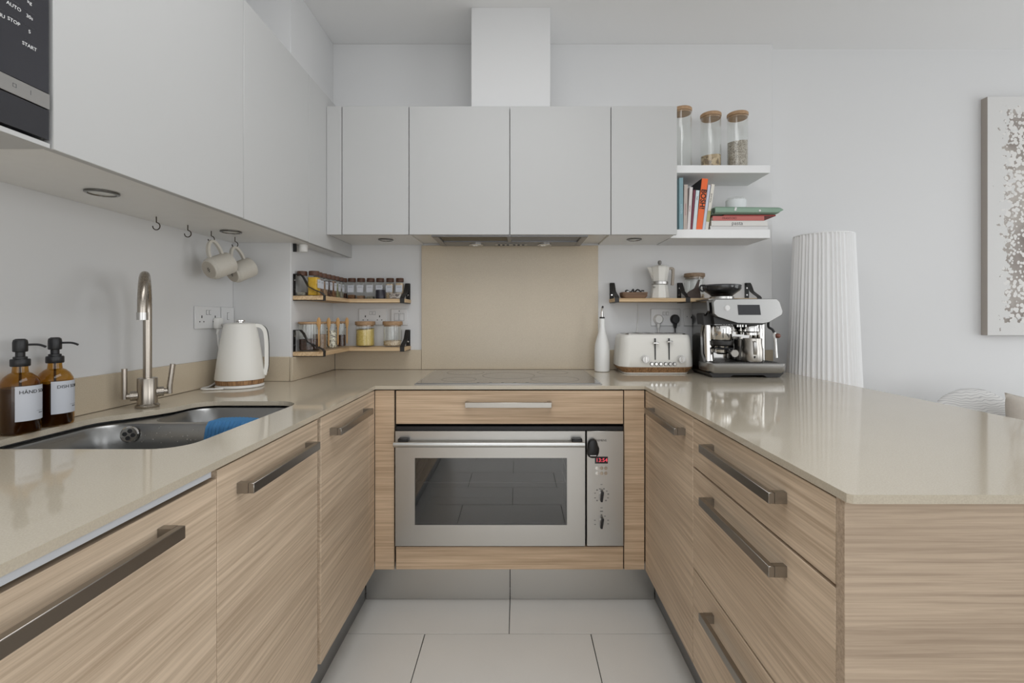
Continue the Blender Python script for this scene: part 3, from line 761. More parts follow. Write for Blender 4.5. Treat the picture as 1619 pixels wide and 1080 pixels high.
cols = (.8427, .8165, .7905)
words = [('START', '5', '30s', 'kg'), ('STOP', 'AUTO', '10m', '9'), ('MENU', '0', '1m', '8')]
Mside = lambda y, z: Mright(xk, y, z)
kz = (1.6305, 1.6565, 1.6825, 1.709)
for ci, y in enumerate(cols):
    for ri, w_ in enumerate(words[ci]):
        zz = kz[ri]+(.0 if ci == 0 else .012+.016*(ci == 1)+.014*(ci == 2)) 
        kb.add_text(w_, .0086, Mside(y, zz), .0002)
mesh('key_lettering', kb, M['printw'], mw)
kk = B()
for ci, y in enumerate(cols):
    for ri in range(5):
        zz = kz[0]+ri*.0262+(.0 if ci == 0 else .012+.016*(ci == 1)+.014*(ci == 2))
        kk.box(xk-.0004, xk+.0001, y-.0085, y+.0085, zz+.0085, zz+.0089)
mesh('key_outlines', kk, pbr('dim_print', (82, 82, 86), .4), mw)
sq = B(); yq, zq, sx_ = .8165, 1.5487, XU+.0006
for a, b_, c_, d_ in ((-.003, .003, .0026, .0032), (-.003, .003, -.0032, -.0026), (-.003, -.0024, -.003, .003), (.0024, .003, -.003, .003)): sq.box(sx_-.0002, sx_+.0002, yq+a, yq+b_, zq+c_, zq+d_)
sq.box(sx_-.0002, sx_+.0002, .8435, .8442, zq-.004, zq+.004)
mesh('strip_icons', sq, M['print'], mw)

# ------------------------------------------------------------------ far wall units
YU = 2.151; ZFB, ZFT = 1.5266, 2.109
sc_ = YU/F
fxs = [gx(p, YU) for p in (540.5, 646.5, 806, 966, 1071)]
names = ['leftmost white wall cabinet on the far wall, above the spice shelves', 'white wall cabinet over the left half of the extractor', 'white wall cabinet over the right half of the extractor', 'rightmost white wall cabinet on the far wall, beside the open shelves']
for i in range(4):
    a, b_ = fxs[i], fxs[i+1]
    t = thing('wall_cabinet', names[i], 'cabinet', ((a+b_)/2, 2.32, ZFB), 'white wall cabinets on the far wall')
    a2 = XB+.002 if i == 0 else a+.0006
    if i == 0: mesh('filler_panel', bx(XU+.001, a-.0015, YU, YU+.019, ZFB, ZFT, .0008), M['cab'], t)
    zb = ZFB+.004
    if i in (1, 2): zb = ZFB+.012
    bb = B().box(max(a2, XU+.002) if i == 0 else a2, b_-.0006, YU+.021, YW-.001, zb, ZFT-.001)
    mesh('body', bb, M['cab_under'], t)
    mesh('door', bx(a+.0016, b_-.0016, YU, YU+.019, ZFB, ZFT, .0012), M['cab'], t)

# extractor hood
hx0, hx1 = gx(682, 2.175), gx(930, 2.175)
hd_ = thing('extractor_hood', 'slim grey built-in extractor hood under the middle wall cabinets', 'extractor', ((hx0+hx1)/2, 2.31, ZFB-.006))
hz0, hz1 = ZFB-.006, ZFB+.008
yb0, yb1 = 2.173, 2.455
b = B(); b.box(hx0, hx1, yb0, yb0+.014, hz0, hz1, .002).box(hx0, hx0+.03, yb0+.014, yb1, hz0, hz1, .002).box(hx1-.03, hx1, yb0+.014, yb1, hz0, hz1, .002).box(hx0+.03, hx1-.03, 2.33, yb1, hz0, hz1, .002)
xm = (hx0+hx1)/2
b.box(xm-.012, xm+.006, yb0+.014, 2.33, hz0+.001, hz1)
mesh('frame', b, M['hoodgrey'], hd_)
for k, (a, b_) in enumerate(((hx0+.03, xm-.012), (xm+.006, hx1-.03))):
    g = B().box(a, b_, yb0+.014, 2.33, hz1-.004, hz1-.001)
    n = 26
    for i in range(n):
        y = yb0+.018+i*(2.325-yb0-.018)/n; g.box(a+.004, b_-.004, y, y+.002, hz1-.008, hz1-.004)
    mesh('grease_filter', g, (M['filter'], M['satin'])[k], hd_)
for px in (753, 861):
    x = gx(px, 2.39); c = (x, 2.395, 0)
    l = mesh('hood_lamp', B().lathe([(.036, hz0-.001), (.036, hz0-.004), (.028, hz0-.004), (.028, hz0-.001)], c, 32), M['chrome'], hd_)
    mesh('lens', B().lathe([(.0275, hz0-.001), (.0275, hz0-.003)], c, 28), M['lens'], l)
cb = mesh('switch_plate', B().box(gx(783, 2.39), gx(833, 2.39), 2.365, 2.425, hz0-.003, hz0-.0005, .001), M['satin'], hd_)
sw = B()
for px in (789, 796, 803, 813, 820, 827): sw.box(gx(px, 2.39)-.006, gx(px, 2.39)+.006, 2.385, 2.395, hz0-.007, hz0-.003, .001)
mesh('slide_switches', sw, M['print'], cb)

# downlights under the cabinets
def puck(x, y, z, label):
    t = thing('downlight', label, 'light', (x, y, z-.004), 'round downlights under the wall cabinets')
    mesh('downlight_ring', B().lathe([(.036, .0045), (.036, .0015), (.033, 0), (.029, 0), (.0275, .003), (.0275, .0045)], (x, y, z-.005), 36), M['darkchrome'], t)
    mesh('lens', B().lathe([(.0273, .0045), (.0273, .0022)], (x, y, z-.005), 30), M['lens'], t)
puck(-1.055, 1.205, ZUB+.0045, 'large round downlight under the wide left wall cabinet')
puck(-1.056, 1.749, ZUB+.0045, 'round downlight above the hanging mugs')
puck(-.640, 2.308, ZFB+.0035, 'round downlight under the leftmost far wall cabinet')
puck(.567, 2.30, ZFB+.0035, 'round downlight under the rightmost far wall cabinet')
sn = thing('cabinet_sensor', 'small white cylindrical sensor under the left cabinets at the wall corner', 'sensor', (-.932, 2.06, ZUB-.028))
mesh('casing', B().lathe([(.016, 0), (.0185, .004), (.0185, .032)], (-.930, 2.06, ZUB-.028), 28), M['white'], sn)
mesh('bracket', bx(-.9625, -.9485, 2.035, 2.04, ZUB-.03, ZUB+.004), M['black'], sn)

# hooks and mugs
def hook(x, y, label):
    t = thing('cup_hook', label, 'hook', (x, y, ZUB-.03), 'row of bronze cup hooks under the cabinet')
    z = ZUB+.0045
    pts = [(x, y, z), (x, y, z-.010), (x, y, z-.018)]
    for i in range(13):
        a = math.radians(100+i*22)   # open ring in the xz plane
        pts.append((x-.0-.0115*math.cos(a+PI)*-1, y, z-.030+.0115*math.sin(a)))
    mesh('screw_hook', B().tube(pts, .0016, 8), pbr('bronze', (70, 62, 50), .35, .9), t)
hook(-1.137, 1.494, 'empty bronze cup hook nearest the camera')
hook(-1.131, 1.628, 'second empty bronze cup hook, left of the mugs')
hook(-1.124, 1.742, 'bronze hook carrying the nearer mug')
hook(-1.112, 1.868, 'bronze hook carrying the farther mug')
def mug(P0, ax, r, L, label, hk):
    P0 = Vector(P0); ax = Vector(ax).normalized()
    side = (Vector((0, 0, 1))-ax*ax.z).normalized(); oth = ax.cross(side)
    R = Matrix((side, oth, ax)).transposed().to_4x4(); R.translation = P0
    t = thing('mug', label, 'mug', P0, 'stoneware mugs hanging on hooks')
    b = B().lathe([(r*.80, 0), (r*.84, .001), (r*.86, .006), (r*.97, .010), (r, .016), (r, L), (r-.003, L+.001), (r-.0045, L-.001), (r-.0045, .012), (r*.7, .008)], (0, 0, 0), 40).xf(R)
    mesh('cup', b, M['mug'], t)
    b = B().lathe([(r*.78, -.0008), (r*.78, .0012)], (0, 0, 0), 36).xf(R); mesh('unglazed_base', b, M['mugbase'], t)
    b = B()
    for p in (((-.008, .003), (.009, -.002)), ((-.004, -.007), (.003, .008)), ((.002, -.006), (.008, .005)), ((-.009, -.003), (-.002, .004))):
        b.strip([Vector((p[0][0], p[0][1], -.0012)), Vector((p[1][0], p[1][1], -.0012))], .0014, .0004, (p[0][1]-p[1][1], p[1][0]-p[0][0], 0))
    b.xf(R); mesh('maker_mark', b, M['printb'], t)
    hp = smooth_pts([Vector((r-.002, 0, .022)), Vector((r+.020, 0, .024)), Vector((r+.044, 0, .036)), Vector((r+.053, 0, .050)), Vector((r+.046, 0, .062)), Vector((r+.022, 0, .070)), Vector((r-.002, 0, .072))], 5)
    b = B().strip(hp, .012, .0085, (0, 1, 0)).xf(R)
    mesh('handle', b, M['mug'], t)
mug((-1.120, 1.722, 1.323), (.33, .86, .40), .0405, .086, 'speckled white stoneware mug hanging nearer the tap', None)
mug((-1.113, 1.850, 1.319), (.36, .84, .42), .0395, .086, 'speckled white stoneware mug hanging behind the other mug', None)

# ------------------------------------------------------------------ wooden wall shelves with black strap brackets
def bracket_x(t, x_w, y, z_top, th, out, w=.022, hgt=.093):
    """bracket against a wall facing +x (out>0): plate on the wall, strap curving to the shelf front, wrapping it"""
    o_ = out; xw = x_w+.0015
    pl_ = B().box(xw-.001, xw+.001, y-w/2, y+w/2, z_top-th-.002, z_top+hgt); mesh('wall_plate', pl_, M['blackm'], t)
    scr = B()
    for zz in (z_top+.028, z_top+.068): scr.cyl((xw+.001, y, zz), (xw+.003, y, zz), .0035, seg=10)
    mesh('screw', scr, M['chrome'], t)
    pts = [Vector((xw, y, z_top+hgt)), Vector((x_w+.028, y, z_top+hgt)), Vector((x_w+.040, y, z_top+hgt-.012)), Vector((x_w+.062, y, z_top+hgt-.052)), Vector((x_w+.090, y, z_top+.026)), Vector((x_w+o_-.008, y, z_top+.012)), Vector((x_w+o_+.002, y, z_top+.002)), Vector((x_w+o_+.002, y, z_top-th-.002)), Vector((x_w+o_-.06, y, z_top-th-.002)), Vector((x_w+.001, y, z_top-th-.002))]
    mesh('strap', B().strip(pts, w, .0028, (0, 1, 0)), M['blackm'], t)
def bracket_y(t, y_w, x, z_top, th, out, w=.022, hgt=.083, dx=0):
    yw = y_w-.0015
    mesh('wall_plate', B().box(x-w/2, x+w/2, yw-.001, yw+.001, z_top-th-.002, z_top+hgt), M['blackm'], t)
    scr = B()
    for zz in (z_top+.022, z_top+.058): scr.cyl((x, yw-.001, zz), (x, yw-.003, zz), .004, seg=10)
    mesh('screw', scr, M['chrome'], t)
    pts = [Vector((x, yw, z_top+hgt)), Vector((x, y_w-.020, z_top+hgt)), Vector((x, y_w-.032, z_top+hgt-.012)), Vector((x, y_w-.055, z_top+hgt-.045)), Vector((x, y_w-.085, z_top+.024)), Vector((x, y_w-out+.010, z_top+.010)), Vector((x, y_w-out-.002, z_top+.002)), Vector((x, y_w-out-.002, z_top-th-.002)), Vector((x, y_w-.05, z_top-th-.002)), Vector((x, y_w-.001, z_top-th-.002))]
    mesh('strap', B().strip(pts, w, .0028, (1, 0, 0)), M['blackm'], t)
SO = .130
for zt_, lab in ((1.244, 'upper L-shaped rustic wood shelf in the left corner, holding spice jars'), (1.003, 'lower L-shaped rustic wood shelf in the left corner, holding storage jars')):
    t = thing('wall_shelf', lab, 'shelf', (-.80, 2.36, zt_-.018), 'rustic wood shelves with black straps')
    mesh('side_board', bx(XB+.001, XB+SO, 2.032, 2.3525, zt_-.018, zt_, .0015), M['shelfwoody'], t)
    mesh('long_board', bx(XB+.001, -.557, 2.3535, YW-.001, zt_-.018, zt_, .0015), M['shelfwood'], t)
    bracket_x(t, XB, 2.046, zt_, .018, SO)
    bracket_y(t, YW, -.571, zt_, .018, SO)
t = thing('wall_shelf', 'long rustic wood shelf with three black straps above the toaster', 'shelf', (.85, 2.42, 1.229), 'rustic wood shelves with black straps')
mesh('long_board', bx(.480, 1.213, 2.3535, YW-.001, 1.229, 1.247, .0015), M['shelfwood'], t)
for x in (.4935, .846, 1.200): bracket_y(t, YW, x, 1.247, .018, SO)

# white floating shelves on the right
for z0, z1, lab in ((1.840, 1.877, 'upper white floating shelf carrying tall glass jars'), (1.529, 1.571, 'lower white floating shelf carrying cookbooks')):
    tag(mesh('floating_shelf', bx(fxs[4]+.004, 1.205, 2.26, YW-.001, z0, z1, .0015), M['shelfwhite']), lab, 'shelf', 'white floating shelves')

# ------------------------------------------------------------------ jars
def round_jar(x, y, z, r, h, label, fill=None, fillh=0, lid='cork', lidh=.022, group=None, spoon=None, lidr=None, name='storage_jar', th=.002, wave=0):
    t = thing(name, label, 'jar', (x, y, z+.0005), group); z += .0008
    hg = h-lidh*.72
    prof = [(r-.006, 0), (r-.001, .002), (r, .006), (r, hg-.001), (r-th/2, hg), (r-th, hg-.001), (r-th, .007), (r-th-.004, .004)]
    mesh('glass_body', B().lathe(prof, (x, y, z), 32), M['glass'], t)
    if fill:
        ri = r-th-.0006
        b = B(); secs = []
        for q, zz in ((.85, .0045), (1, .009), (1, 1)):
            secs.append([Vector((x+ri*q*math.cos(a), y+ri*q*math.sin(a), z+(zz if zz < .5 else fillh+wave*math.sin(a+.6)))) for a in [2*PI*i/32 for i in range(32)]])
        b.loft(secs); mesh('contents', b, M[fill], t)
    lr = lidr or r+.001
    mesh('lid', B().lathe([(lr-.006, h-lidh), (r-.004, h-lidh), (r-.004, h-lidh*.72), (lr-.001, h-lidh*.70), (lr, h-lidh*.6), (lr, h-.002), (lr-.002, h), (.001, h)], (x, y, z), 32), M[lid], t)
    if spoon:
        sx, sy, s0, s1 = spoon
        b = B(); dirv = Vector((-sy+y, sx-x, 0)).normalized()
        n = 14; secs = []
        ctr = Vector((sx, sy, 0)); nrm = Vector((sx-x, sy-y, 0)).normalized(); wv = Vector((.93, .37, 0)); nrm2 = Vector((-.37, .93, 0))
        for i in range(n+1):
            f = i/n; zz = s0+(s1-s0)*f
            w_ = .0034+(.0052*math.sin(max(0, (f-.62)/.38)*PI*.92)**.8 if f > .62 else 0); th_ = .0022
            if i in (0, n): w_ *= .5; th_ *= .5
            secs.append([ctr+wv*w_*math.cos(a)+nrm2*th_*math.sin(a)+Vector((0, 0, zz)) for a in [2*PI*k/10 for k in range(10)]])
        b.loft(secs); mesh('spoon', b, M['spoon'], t)
        # clip joining the spoon to the jar neck
        zc = s0+(s1-s0)*.62; bb = B().tube([Vector((sx, sy, zc)), Vector((x, y, zc))+nrm*(r-.0005)], .0016, 6)
        mesh('spoon_clip', bb, M['blackm'], t)
    return t
ZL = 1.003
G1 = 'glass jars with spoons on the lower corner shelf'
round_jar(-.914, 2.086, ZL, .0455, .128, 'wide glass jar of dark coffee at the near end of the lower shelf', 'coffee', .052, group=G1, spoon=(-.8655, 2.068, 1.022, 1.151), lidh=.012)
round_jar(-.907, 2.176, ZL, .030, .128, 'nearly hidden narrow jar behind the wide coffee jar, holding brown grain', 'bran', .07, group=G1, spoon=(-.868, 2.182, 1.02, 1.150), lidh=.012)
round_jar(-.887, 2.266, ZL, .0245, .128, 'narrow jar of white and black seeds on the lower shelf', 'seeds', .085, group=G1, spoon=(-.8535, 2.256, 1.02, 1.150), lidh=.012)
round_jar(-.883, 2.378, ZL, .0225, .128, 'narrow jar of dark brown beans in the corner of the lower shelf', 'coffee', .060, group=G1, spoon=(-.8525, 2.373, 1.02, 1.151), lidh=.012)
round_jar(-.771, 2.404, ZL, .0465, .128, 'round jar with bamboo lid full of yellow couscous', 'couscous', .088, lidr=.0495, lidh=.026, group='bamboo lid jars on the lower shelf', wave=.005)
round_jar(-.632, 2.404, ZL, .0465, .128, 'round jar with bamboo lid holding a little pale grain', 'oats', .030, lidr=.0495, lidh=.026, group='bamboo lid jars on the lower shelf', wave=.002)
ZS = 1.877
G2 = 'tall glass jars on the upper white shelf'
round_jar(.812, 2.345, ZS, .048, .302, 'empty tall glass jar half hidden by the wall cabinet', None, 0, lidh=.024, group=G2)
round_jar(.966, 2.37, ZS, .049, .287, 'tall glass jar with a little dried pasta in the bottom', 'pasta', .080, lidh=.024, group=G2, wave=.006)
round_jar(1.100, 2.37, ZS, .049, .290, 'tall glass jar half full of small pale grains, rightmost on the shelf', 'rice', .150, lidh=.024, group=G2, wave=.008)
round_jar(.905, 2.425, 1.247, .050, .128, 'round glass jar with dark wood lid behind the coffee machine hopper', 'oats', .02, lid='greywood', lidr=.051, lidh=.026)

def spice_jar(x, y, z, w, h, fill, fh, face, label, tall=False):
    t = thing('spice_jar', label, 'jar', (x, y, z+.0005), 'square spice jars with walnut lids'); z += .0008
    hb_ = h-.020
    g = B().loft([rr(x, y, w-.004, w-.004, .005, z, 3), rr(x, y, w, w, .006, z+.003, 3), rr(x, y, w, w, .006, z+hb_-.006, 3), rr(x, y, w-.008, w-.008, .012, z+hb_, 3)])
    mesh('glass_body', g, M['glass'], t)
    i_ = w-.005
    mesh('contents', B().loft([rr(x, y, i_, i_, .005, z+.003, 3), rr(x, y, i_, i_, .005, z+fh, 3)]), M[fill], t)
    mesh('lid', B().lathe([(w*.40, hb_+.0003), (w*.49, hb_+.001), (w*.50, hb_+.003), (w*.50, h-.003), (w*.47, h), (.001, h)], (x, y, z), 28), M['walnut'], t)
    lz0, lz1 = z+h*.32, z+h*.66
    if face == 'x': lb = B().box(x+w/2+.0002, x+w/2+.0006, y-w*.40, y+w*.40, lz0, lz1)
    elif face == 'y': lb = B().box(x-w*.42, x+w*.42, y-w/2-.0006, y-w/2-.0002, lz0, lz1)
    else: lb = None
    if lb:
        mesh('label', lb, M['label'], t)
        tx = B()
        for k in range(2):
            zz = lz1-.008-k*.005
            if face == 'x': tx.box(x+w/2+.0006, x+w/2+.0008, y-w*.25, y+w*.25, zz, zz+.0012)
            else: tx.box(x-w*.28, x+w*.28, y-w/2-.0008, y-w/2-.0006, zz, zz+.0012)
        mesh('label_print', tx, M['print'], t)
ZSU = 1.244
spice_jar(-.938, 2.068, ZSU, .042, .107, 'greyspice', .015, None, 'square spice jar, almost empty, at the near wall end of the upper shelf')
spice_jar(-.887, 2.070, ZSU, .044, .108, 'yellow', .080, 'x', 'square spice jar full of bright yellow powder')
fills = ['spicebrown', 'bran', 'coffee', 'spicebrown', 'herb', 'greyspice', 'coffee']
ords = ['first', 'second', 'third', 'fourth', 'fifth', 'sixth', 'seventh']
for k in range(7):
    spice_jar(-.892, 2.122+k*.0512, ZSU, .0385, .107, fills[k], (.075, .07, .078, .08, .07, .05, .03)[k], 'x', f'{ords[k]} small walnut lid jar behind the yellow spice jar, counting to the corner')
fills = ['spicebrown', 'bran', 'greyspice', 'coffee', 'oats', 'oats']
fh = (.022, .018, .014, .03, .078, .082)
for k in range(6):
    lab = ['first', 'second', 'third', 'fourth', 'fifth', 'sixth'][k]
    spice_jar((-.8505, -.803, -.754, -.705, -.654, -.604)[k], 2.438, ZSU, .039, .108, fills[k], fh[k], 'y', f'{lab} walnut lid spice jar of the far wall row, counted from the corner')
t = thing('small_tin', 'small dark navy pot standing before the spice jars', 'pot', (gx(601.5, 2.376), 2.377, ZSU+.0005))
mesh('pot', B().lathe([(.021, .0005), (.0235, .002), (.0235, .042), (.022, .045), (.001, .0455)], (gx(601.5, 2.376), 2.377, ZSU), 28), pbr('navy', (38, 36, 46), .35), t)
t = thing('plastic_tub', 'squat clear tub of grey sachets beside the navy pot', 'tub', (gx(625, 2.376), 2.377, ZSU+.0005))
cx = gx(625, 2.376)
mesh('tub', B().loft([rr(cx, 2.381, .060, .032, .006, ZSU+.0008), rr(cx, 2.381, .066, .034, .006, ZSU+.036), rr(cx, 2.381, .064, .032, .006, ZSU+.039)]), M['glass'], t)
mesh('contents', B().loft([rr(cx, 2.381, .054, .028, .005, ZSU+.003), rr(cx, 2.381, .058, .028, .005, ZSU+.028)]), speckle('sachets', ((90, 80, 76), (150, 138, 130), (190, 184, 176)), 120), t)

# ------------------------------------------------------------------ books
def book(x, y, z, th_, h, dep, lean, col, label, title=None, tcol='printb', flat=False, tsize=.012, pagecol=None, tpos=.5, tdir=1, back=None, bold=0, group='cookbooks on the lower white shelf', extra=None):
    """standing book, spine facing -y; lean = degrees to the right. flat: lying, spine facing -y"""
    cov = pbr('cover_'+str(len(bpy.data.materials)), col, .45)
    t = thing('book', label, 'book', (x, y, z), group)
    if flat: R = Matrix.Translation((x, y, z)) @ Matrix(((0, 0, 1, 0), (0, 1, 0, 0), (1, 0, 0, 0), (0, 0, 0, 1)))
    else: R = Matrix.Translation((x, y, z)) @ Matrix.Rotation(math.radians(lean), 4, 'Y')
    c = .0022
    if back:
        b = B().box(-.0003, c, .004, dep, 0, h+.0003); b.xf(R); mesh('front_cover', b, pbr('cover_black', back, .5), t, label='black front cover')
        b = B().box(0, c, 0, .004, 0, h).box(th_-c, th_, 0, dep, 0, h).box(c, th_-c, 0, c, 0, h); b.xf(R)
    else: b = B().box(0, c, 0, dep, 0, h).box(th_-c, th_, 0, dep, 0, h).box(c, th_-c, 0, c, 0, h); b.xf(R)
    mesh('cover', b, cov, t)
    b = B().box(c+.0002, th_-c-.0002, c+.0002, dep-.004, .003, h-.003); b.xf(R); mesh('pages', b, pbr('pages', (225, 220, 208), .8) if 'pages' not in M else M['pages'], t)
    if title:
        b = B()
        if flat: T = Mfront(x+h*tpos, y-.0003, z+th_/2)
        else: T = R @ Matrix.Translation((th_/2, -.0003, h*tpos)) @ Matrix.Rotation(math.radians(90*tdir), 4, 'Y') @ Mfront(0, 0, 0)
        b.add_text(title, tsize, T, .0002, bold=bold); mesh('title', b, M[tcol], t)
    if extra:
        b = B().box(-.0002, th_+.0002, -.0004, .0004, h*extra[0], h*extra[1]); b.xf(R); mesh('spine_band', b, pbr('band', extra[2], .5), t)
M['pages'] = pbr('paper_pages', (225, 220, 208), .8)
M['tealprint'] = pbr('pale_print', (190, 214, 218), .5); M['pinkprint'] = pbr('pink_print', (176, 110, 120), .5); M['redprint'] = pbr('dark_red_print', (96, 36, 36), .5)
SZ = 1.5715; SY = 2.275
book(.7765, SY, SZ, .0185, .250, .19, 0, (130, 162, 170), 'pale teal book standing beside the wall cabinet', 'KITCHEN', 'tealprint', tsize=.011, tpos=.4)
book(.7965, SY, SZ, .0170, .217, .18, 1.0, (184, 172, 164), 'grey book with pink lettering next to the teal one', 'seasonal cook', 'pinkprint', tsize=.010, tpos=.45)
book(.8145, SY, SZ, .0140, .206, .18, 3.6, (214, 208, 206), 'slim off-white book third from the left', 'real food', 'pinkprint', tsize=.008)
book(.8295, SY, SZ, .0100, .192, .18, 4.6, (112, 48, 66), 'thin maroon book between two white ones')
book(.8405, SY, SZ, .0160, .191, .18, 5.2, (206, 216, 220), 'white book with small blue print left of the orange book', 'fresh', 'print', tsize=.009, tpos=.8)
book(.8575, SY, SZ, .0285, .249, .19, 6.6, (232, 104, 50), 'bright orange book titled in bold black', 'BOSH!', 'printb', tsize=.034, tpos=.60, back=(40, 42, 44), bold=.0009)
book(.8870, SY, SZ, .0120, .218, .18, 7.4, (196, 204, 218), 'pale blue book leaning on the right of the orange one')
book(.9000, SY, SZ, .0150, .222, .17, 8.2, (218, 214, 204), 'cream book with a green patch leaning on the stack', 'good eating', 'print', tsize=.009, tpos=.7, extra=(.18, .42, (172, 170, 122)))
SXs = .934; Y2 = 2.272
G3 = 'cookbooks lying in a stack'
book(SXs-.010, Y2, SZ, .0175, .276, .19, 0, (212, 211, 210), 'thin white book at the bottom of the lying stack', flat=True, group=G3)
book(SXs-.006, Y2-.004, SZ+.0178, .0245, .268, .19, 0, (216, 214, 210), 'white book reading pasta in the lying stack', 'pasta', 'print', flat=True, tsize=.026, tpos=.46, group=G3)
book(SXs, Y2-.006, SZ+.0426, .0215, .245, .19, 0, (186, 104, 98), 'red spined book under the green one in the lying stack', 'FRANTOIO', 'redprint', flat=True, tsize=.014, tpos=.32, group=G3)
# dark red thin book, twisted and longer
bb_ = thing('book', 'thin dark red book sticking out to the right under the green binder', 'book', (SXs+.06, Y2, SZ+.0644), G3)
b = B().box(0, .25, 0, .17, 0, .006, .001); b.xf(Matrix.Translation((SXs+.052, Y2-.004, SZ+.0645))); mesh('cover', b, pbr('deep_red', (138, 40, 36), .5), bb_)
gb = thing('binder', 'sage green soft binder on top of the lying books', 'binder', (SXs, Y2-.01, SZ+.071), G3)
b = B(); secs = []
gM = pbr('sage_green', (136, 162, 144), .6, var=.08, vscale=8)
for i in range(41):
    f = i/40; x = SXs+.008+f*.324; hh_ = .040-.004*f; zc = SZ+.0725+hh_/2-.008*f*0
    if f > .92: hh_ *= math.sqrt(max(.05, 1-((f-.92)/.083)**2))
    pts = []
    for k in range(16):
        a = 2*PI*k/16; cy_ = max(-1, min(1, math.cos(a)*1.25)); cz_ = max(-1, min(1, math.sin(a)*1.25))
        pts.append(Vector((x+.01*math.sin(a), Y2+.078+cy_*.088, zc+cz_*hh_/2)))
    secs.append(pts)
b.loft(secs); mesh('cover', b, gM, gb)
fb = B()
for x, z in ((SXs+.105, SZ+.092), (SXs+.107, SZ+.100), (SXs+.222, SZ+.089)): fb.ball((x, Y2-.011, z), .0055, .002, .005, 10, 6)
mesh('flower_print', fb, M['printw'], gb)
mesh('dark_leaf_print', B().ball((SXs+.004, Y2-.008, SZ+.088), .007, .004, .013, 12, 8), pbr('leaf_green', (36, 52, 38), .6), gb)
gd = thing('glass_dish', 'small clear glass dish with lid on top of the green binder', 'dish', (1.085, 2.375, SZ+.1125))
zz = SZ+.1135
mesh('bowl', B().lathe([(.044, 0), (.047, .002), (.048, .030), (.048, .045), (.046, .045), (.045, .030), (.044, .005), (.001, .004)], (1.085, 2.355, zz), 32), pbr('frosted_glass', (222, 225, 226), .2), gd)
mesh('lid', B().lathe([(.049, .0455), (.050, .050), (.045, .055), (.012, .058), (.010, .066), (.001, .067)], (1.085, 2.355, zz), 32), M['glass'], gd)

# ------------------------------------------------------------------ moka pot, bowl, scoop
mx_, my_ = gx(1043, 2.41), 2.41
mk_ = thing('moka_pot', 'white octagonal stovetop moka pot on the right wooden shelf', 'coffee pot', (mx_, my_, 1.2475))
def octo(r, z, n=8): return [Vector((mx_+r*math.cos(2*PI*i/n+PI/8), my_+r*math.sin(2*PI*i/n+PI/8), 1.2478+z)) for i in range(n)]
mesh('boiler', B().loft([octo(.045, 0), octo(.047, .003), octo(.038, .068), octo(.036, .070)]), M['whitem'], mk_, smooth=False)
mesh('collar', B().lathe([(.038, .0702), (.041, .072), (.041, .084), (.038, .0858)], (mx_, my_, 1.2478), 32), M['satin'], mk_)
mesh('upper_chamber', B().loft([octo(.036, .086), octo(.0385, .10), octo(.047, .155), octo(.045, .1575)]), M['whitem'], mk_, smooth=False)
mesh('pouring_lip', B().loft([[Vector((mx_-.030, my_-.014, 1.2478+.10)), Vector((mx_-.040, my_, 1.2478+.10)), Vector((mx_-.030, my_+.014, 1.2478+.10))], [Vector((mx_-.040, my_-.013, 1.2478+.157)), Vector((mx_-.064, my_, 1.2478+.159)), Vector((mx_-.040, my_+.013, 1.2478+.157))]]), M['whitem'], mk_)
mesh('lid', B().loft([octo(.046, .158), octo(.0455, .161), octo(.020, .168), octo(.008, .169)]), M['whitem'], mk_, smooth=False)
mesh('knob', B().lathe([(.006, .169), (.006, .173), (.0095, .178), (.0095, .188), (.006, .192)], (mx_, my_, 1.2478), 16), pbr('grey_knob', (130, 128, 124), .4), mk_)
mesh('handle', B().strip(smooth_pts([Vector((mx_+.042, my_, 1.399)), Vector((mx_+.062, my_, 1.400)), Vector((mx_+.068, my_, 1.385)), Vector((mx_+.064, my_, 1.315))], 5), .014, .012, (0, 1, 0)), pbr('taupe_plastic', (158, 148, 136), .5), mk_)
mesh('valve', B().cyl((mx_-.030, my_-.020, 1.2478+.056), (mx_-.040, my_-.028, 1.2478+.056), .004, seg=12), M['satin'], mk_)

bxx, byy = gx(1001.5, 2.41), 2.41
bw = thing('wooden_bowl', 'small carved wooden bowl of odds and ends on the right shelf', 'bowl', (bxx, byy, 1.2475))
mesh('bowl', B().loft([rr(bxx, byy, .108, .07, .015, 1.2478), rr(bxx, byy, .126, .084, .018, 1.2478+.010), rr(bxx, byy, .130, .086, .018, 1.2478+.030), rr(bxx, byy, .122, .078, .016, 1.2478+.030), rr(bxx, byy, .112, .07, .015, 1.2478+.020)]), wood('weathered_wood', (88, 68, 54), (138, 112, 92), 'x', .7, 90, 40), bw)
od = thing('charger', 'tangle of black cable and white adapter lying in the wooden bowl', 'charger', (bxx, byy, 1.269))
b = B(); rnd = random.Random(5)
pts = [Vector((bxx-.045+.012*i, byy-.02+.02*math.sin(i*1.9), 1.2835+.006*math.sin(i*2.7)+(.003 if i % 2 else 0))) for i in range(9)]
b.tube(pts, .0035, 8, sub=4); mesh('cable', b, M['black'], od)
mesh('adapter', B().box(bxx-.040, bxx-.010, byy-.025, byy+.01, 1.2685, 1.285, .003), M['printw'], od)
mesh('cable_end', B().box(bxx+.0, bxx+.035, byy-.025, byy+.005, 1.2685, 1.280, .003), M['black'], od)
sc2 = thing('coffee_scoop', 'dark brown scoop with a pointed handle leaning before the glass jar', 'scoop', (gx(1096, 2.37), 2.362, 1.2475))
x0 = gx(1087, 2.365); s3 = 2.365/F
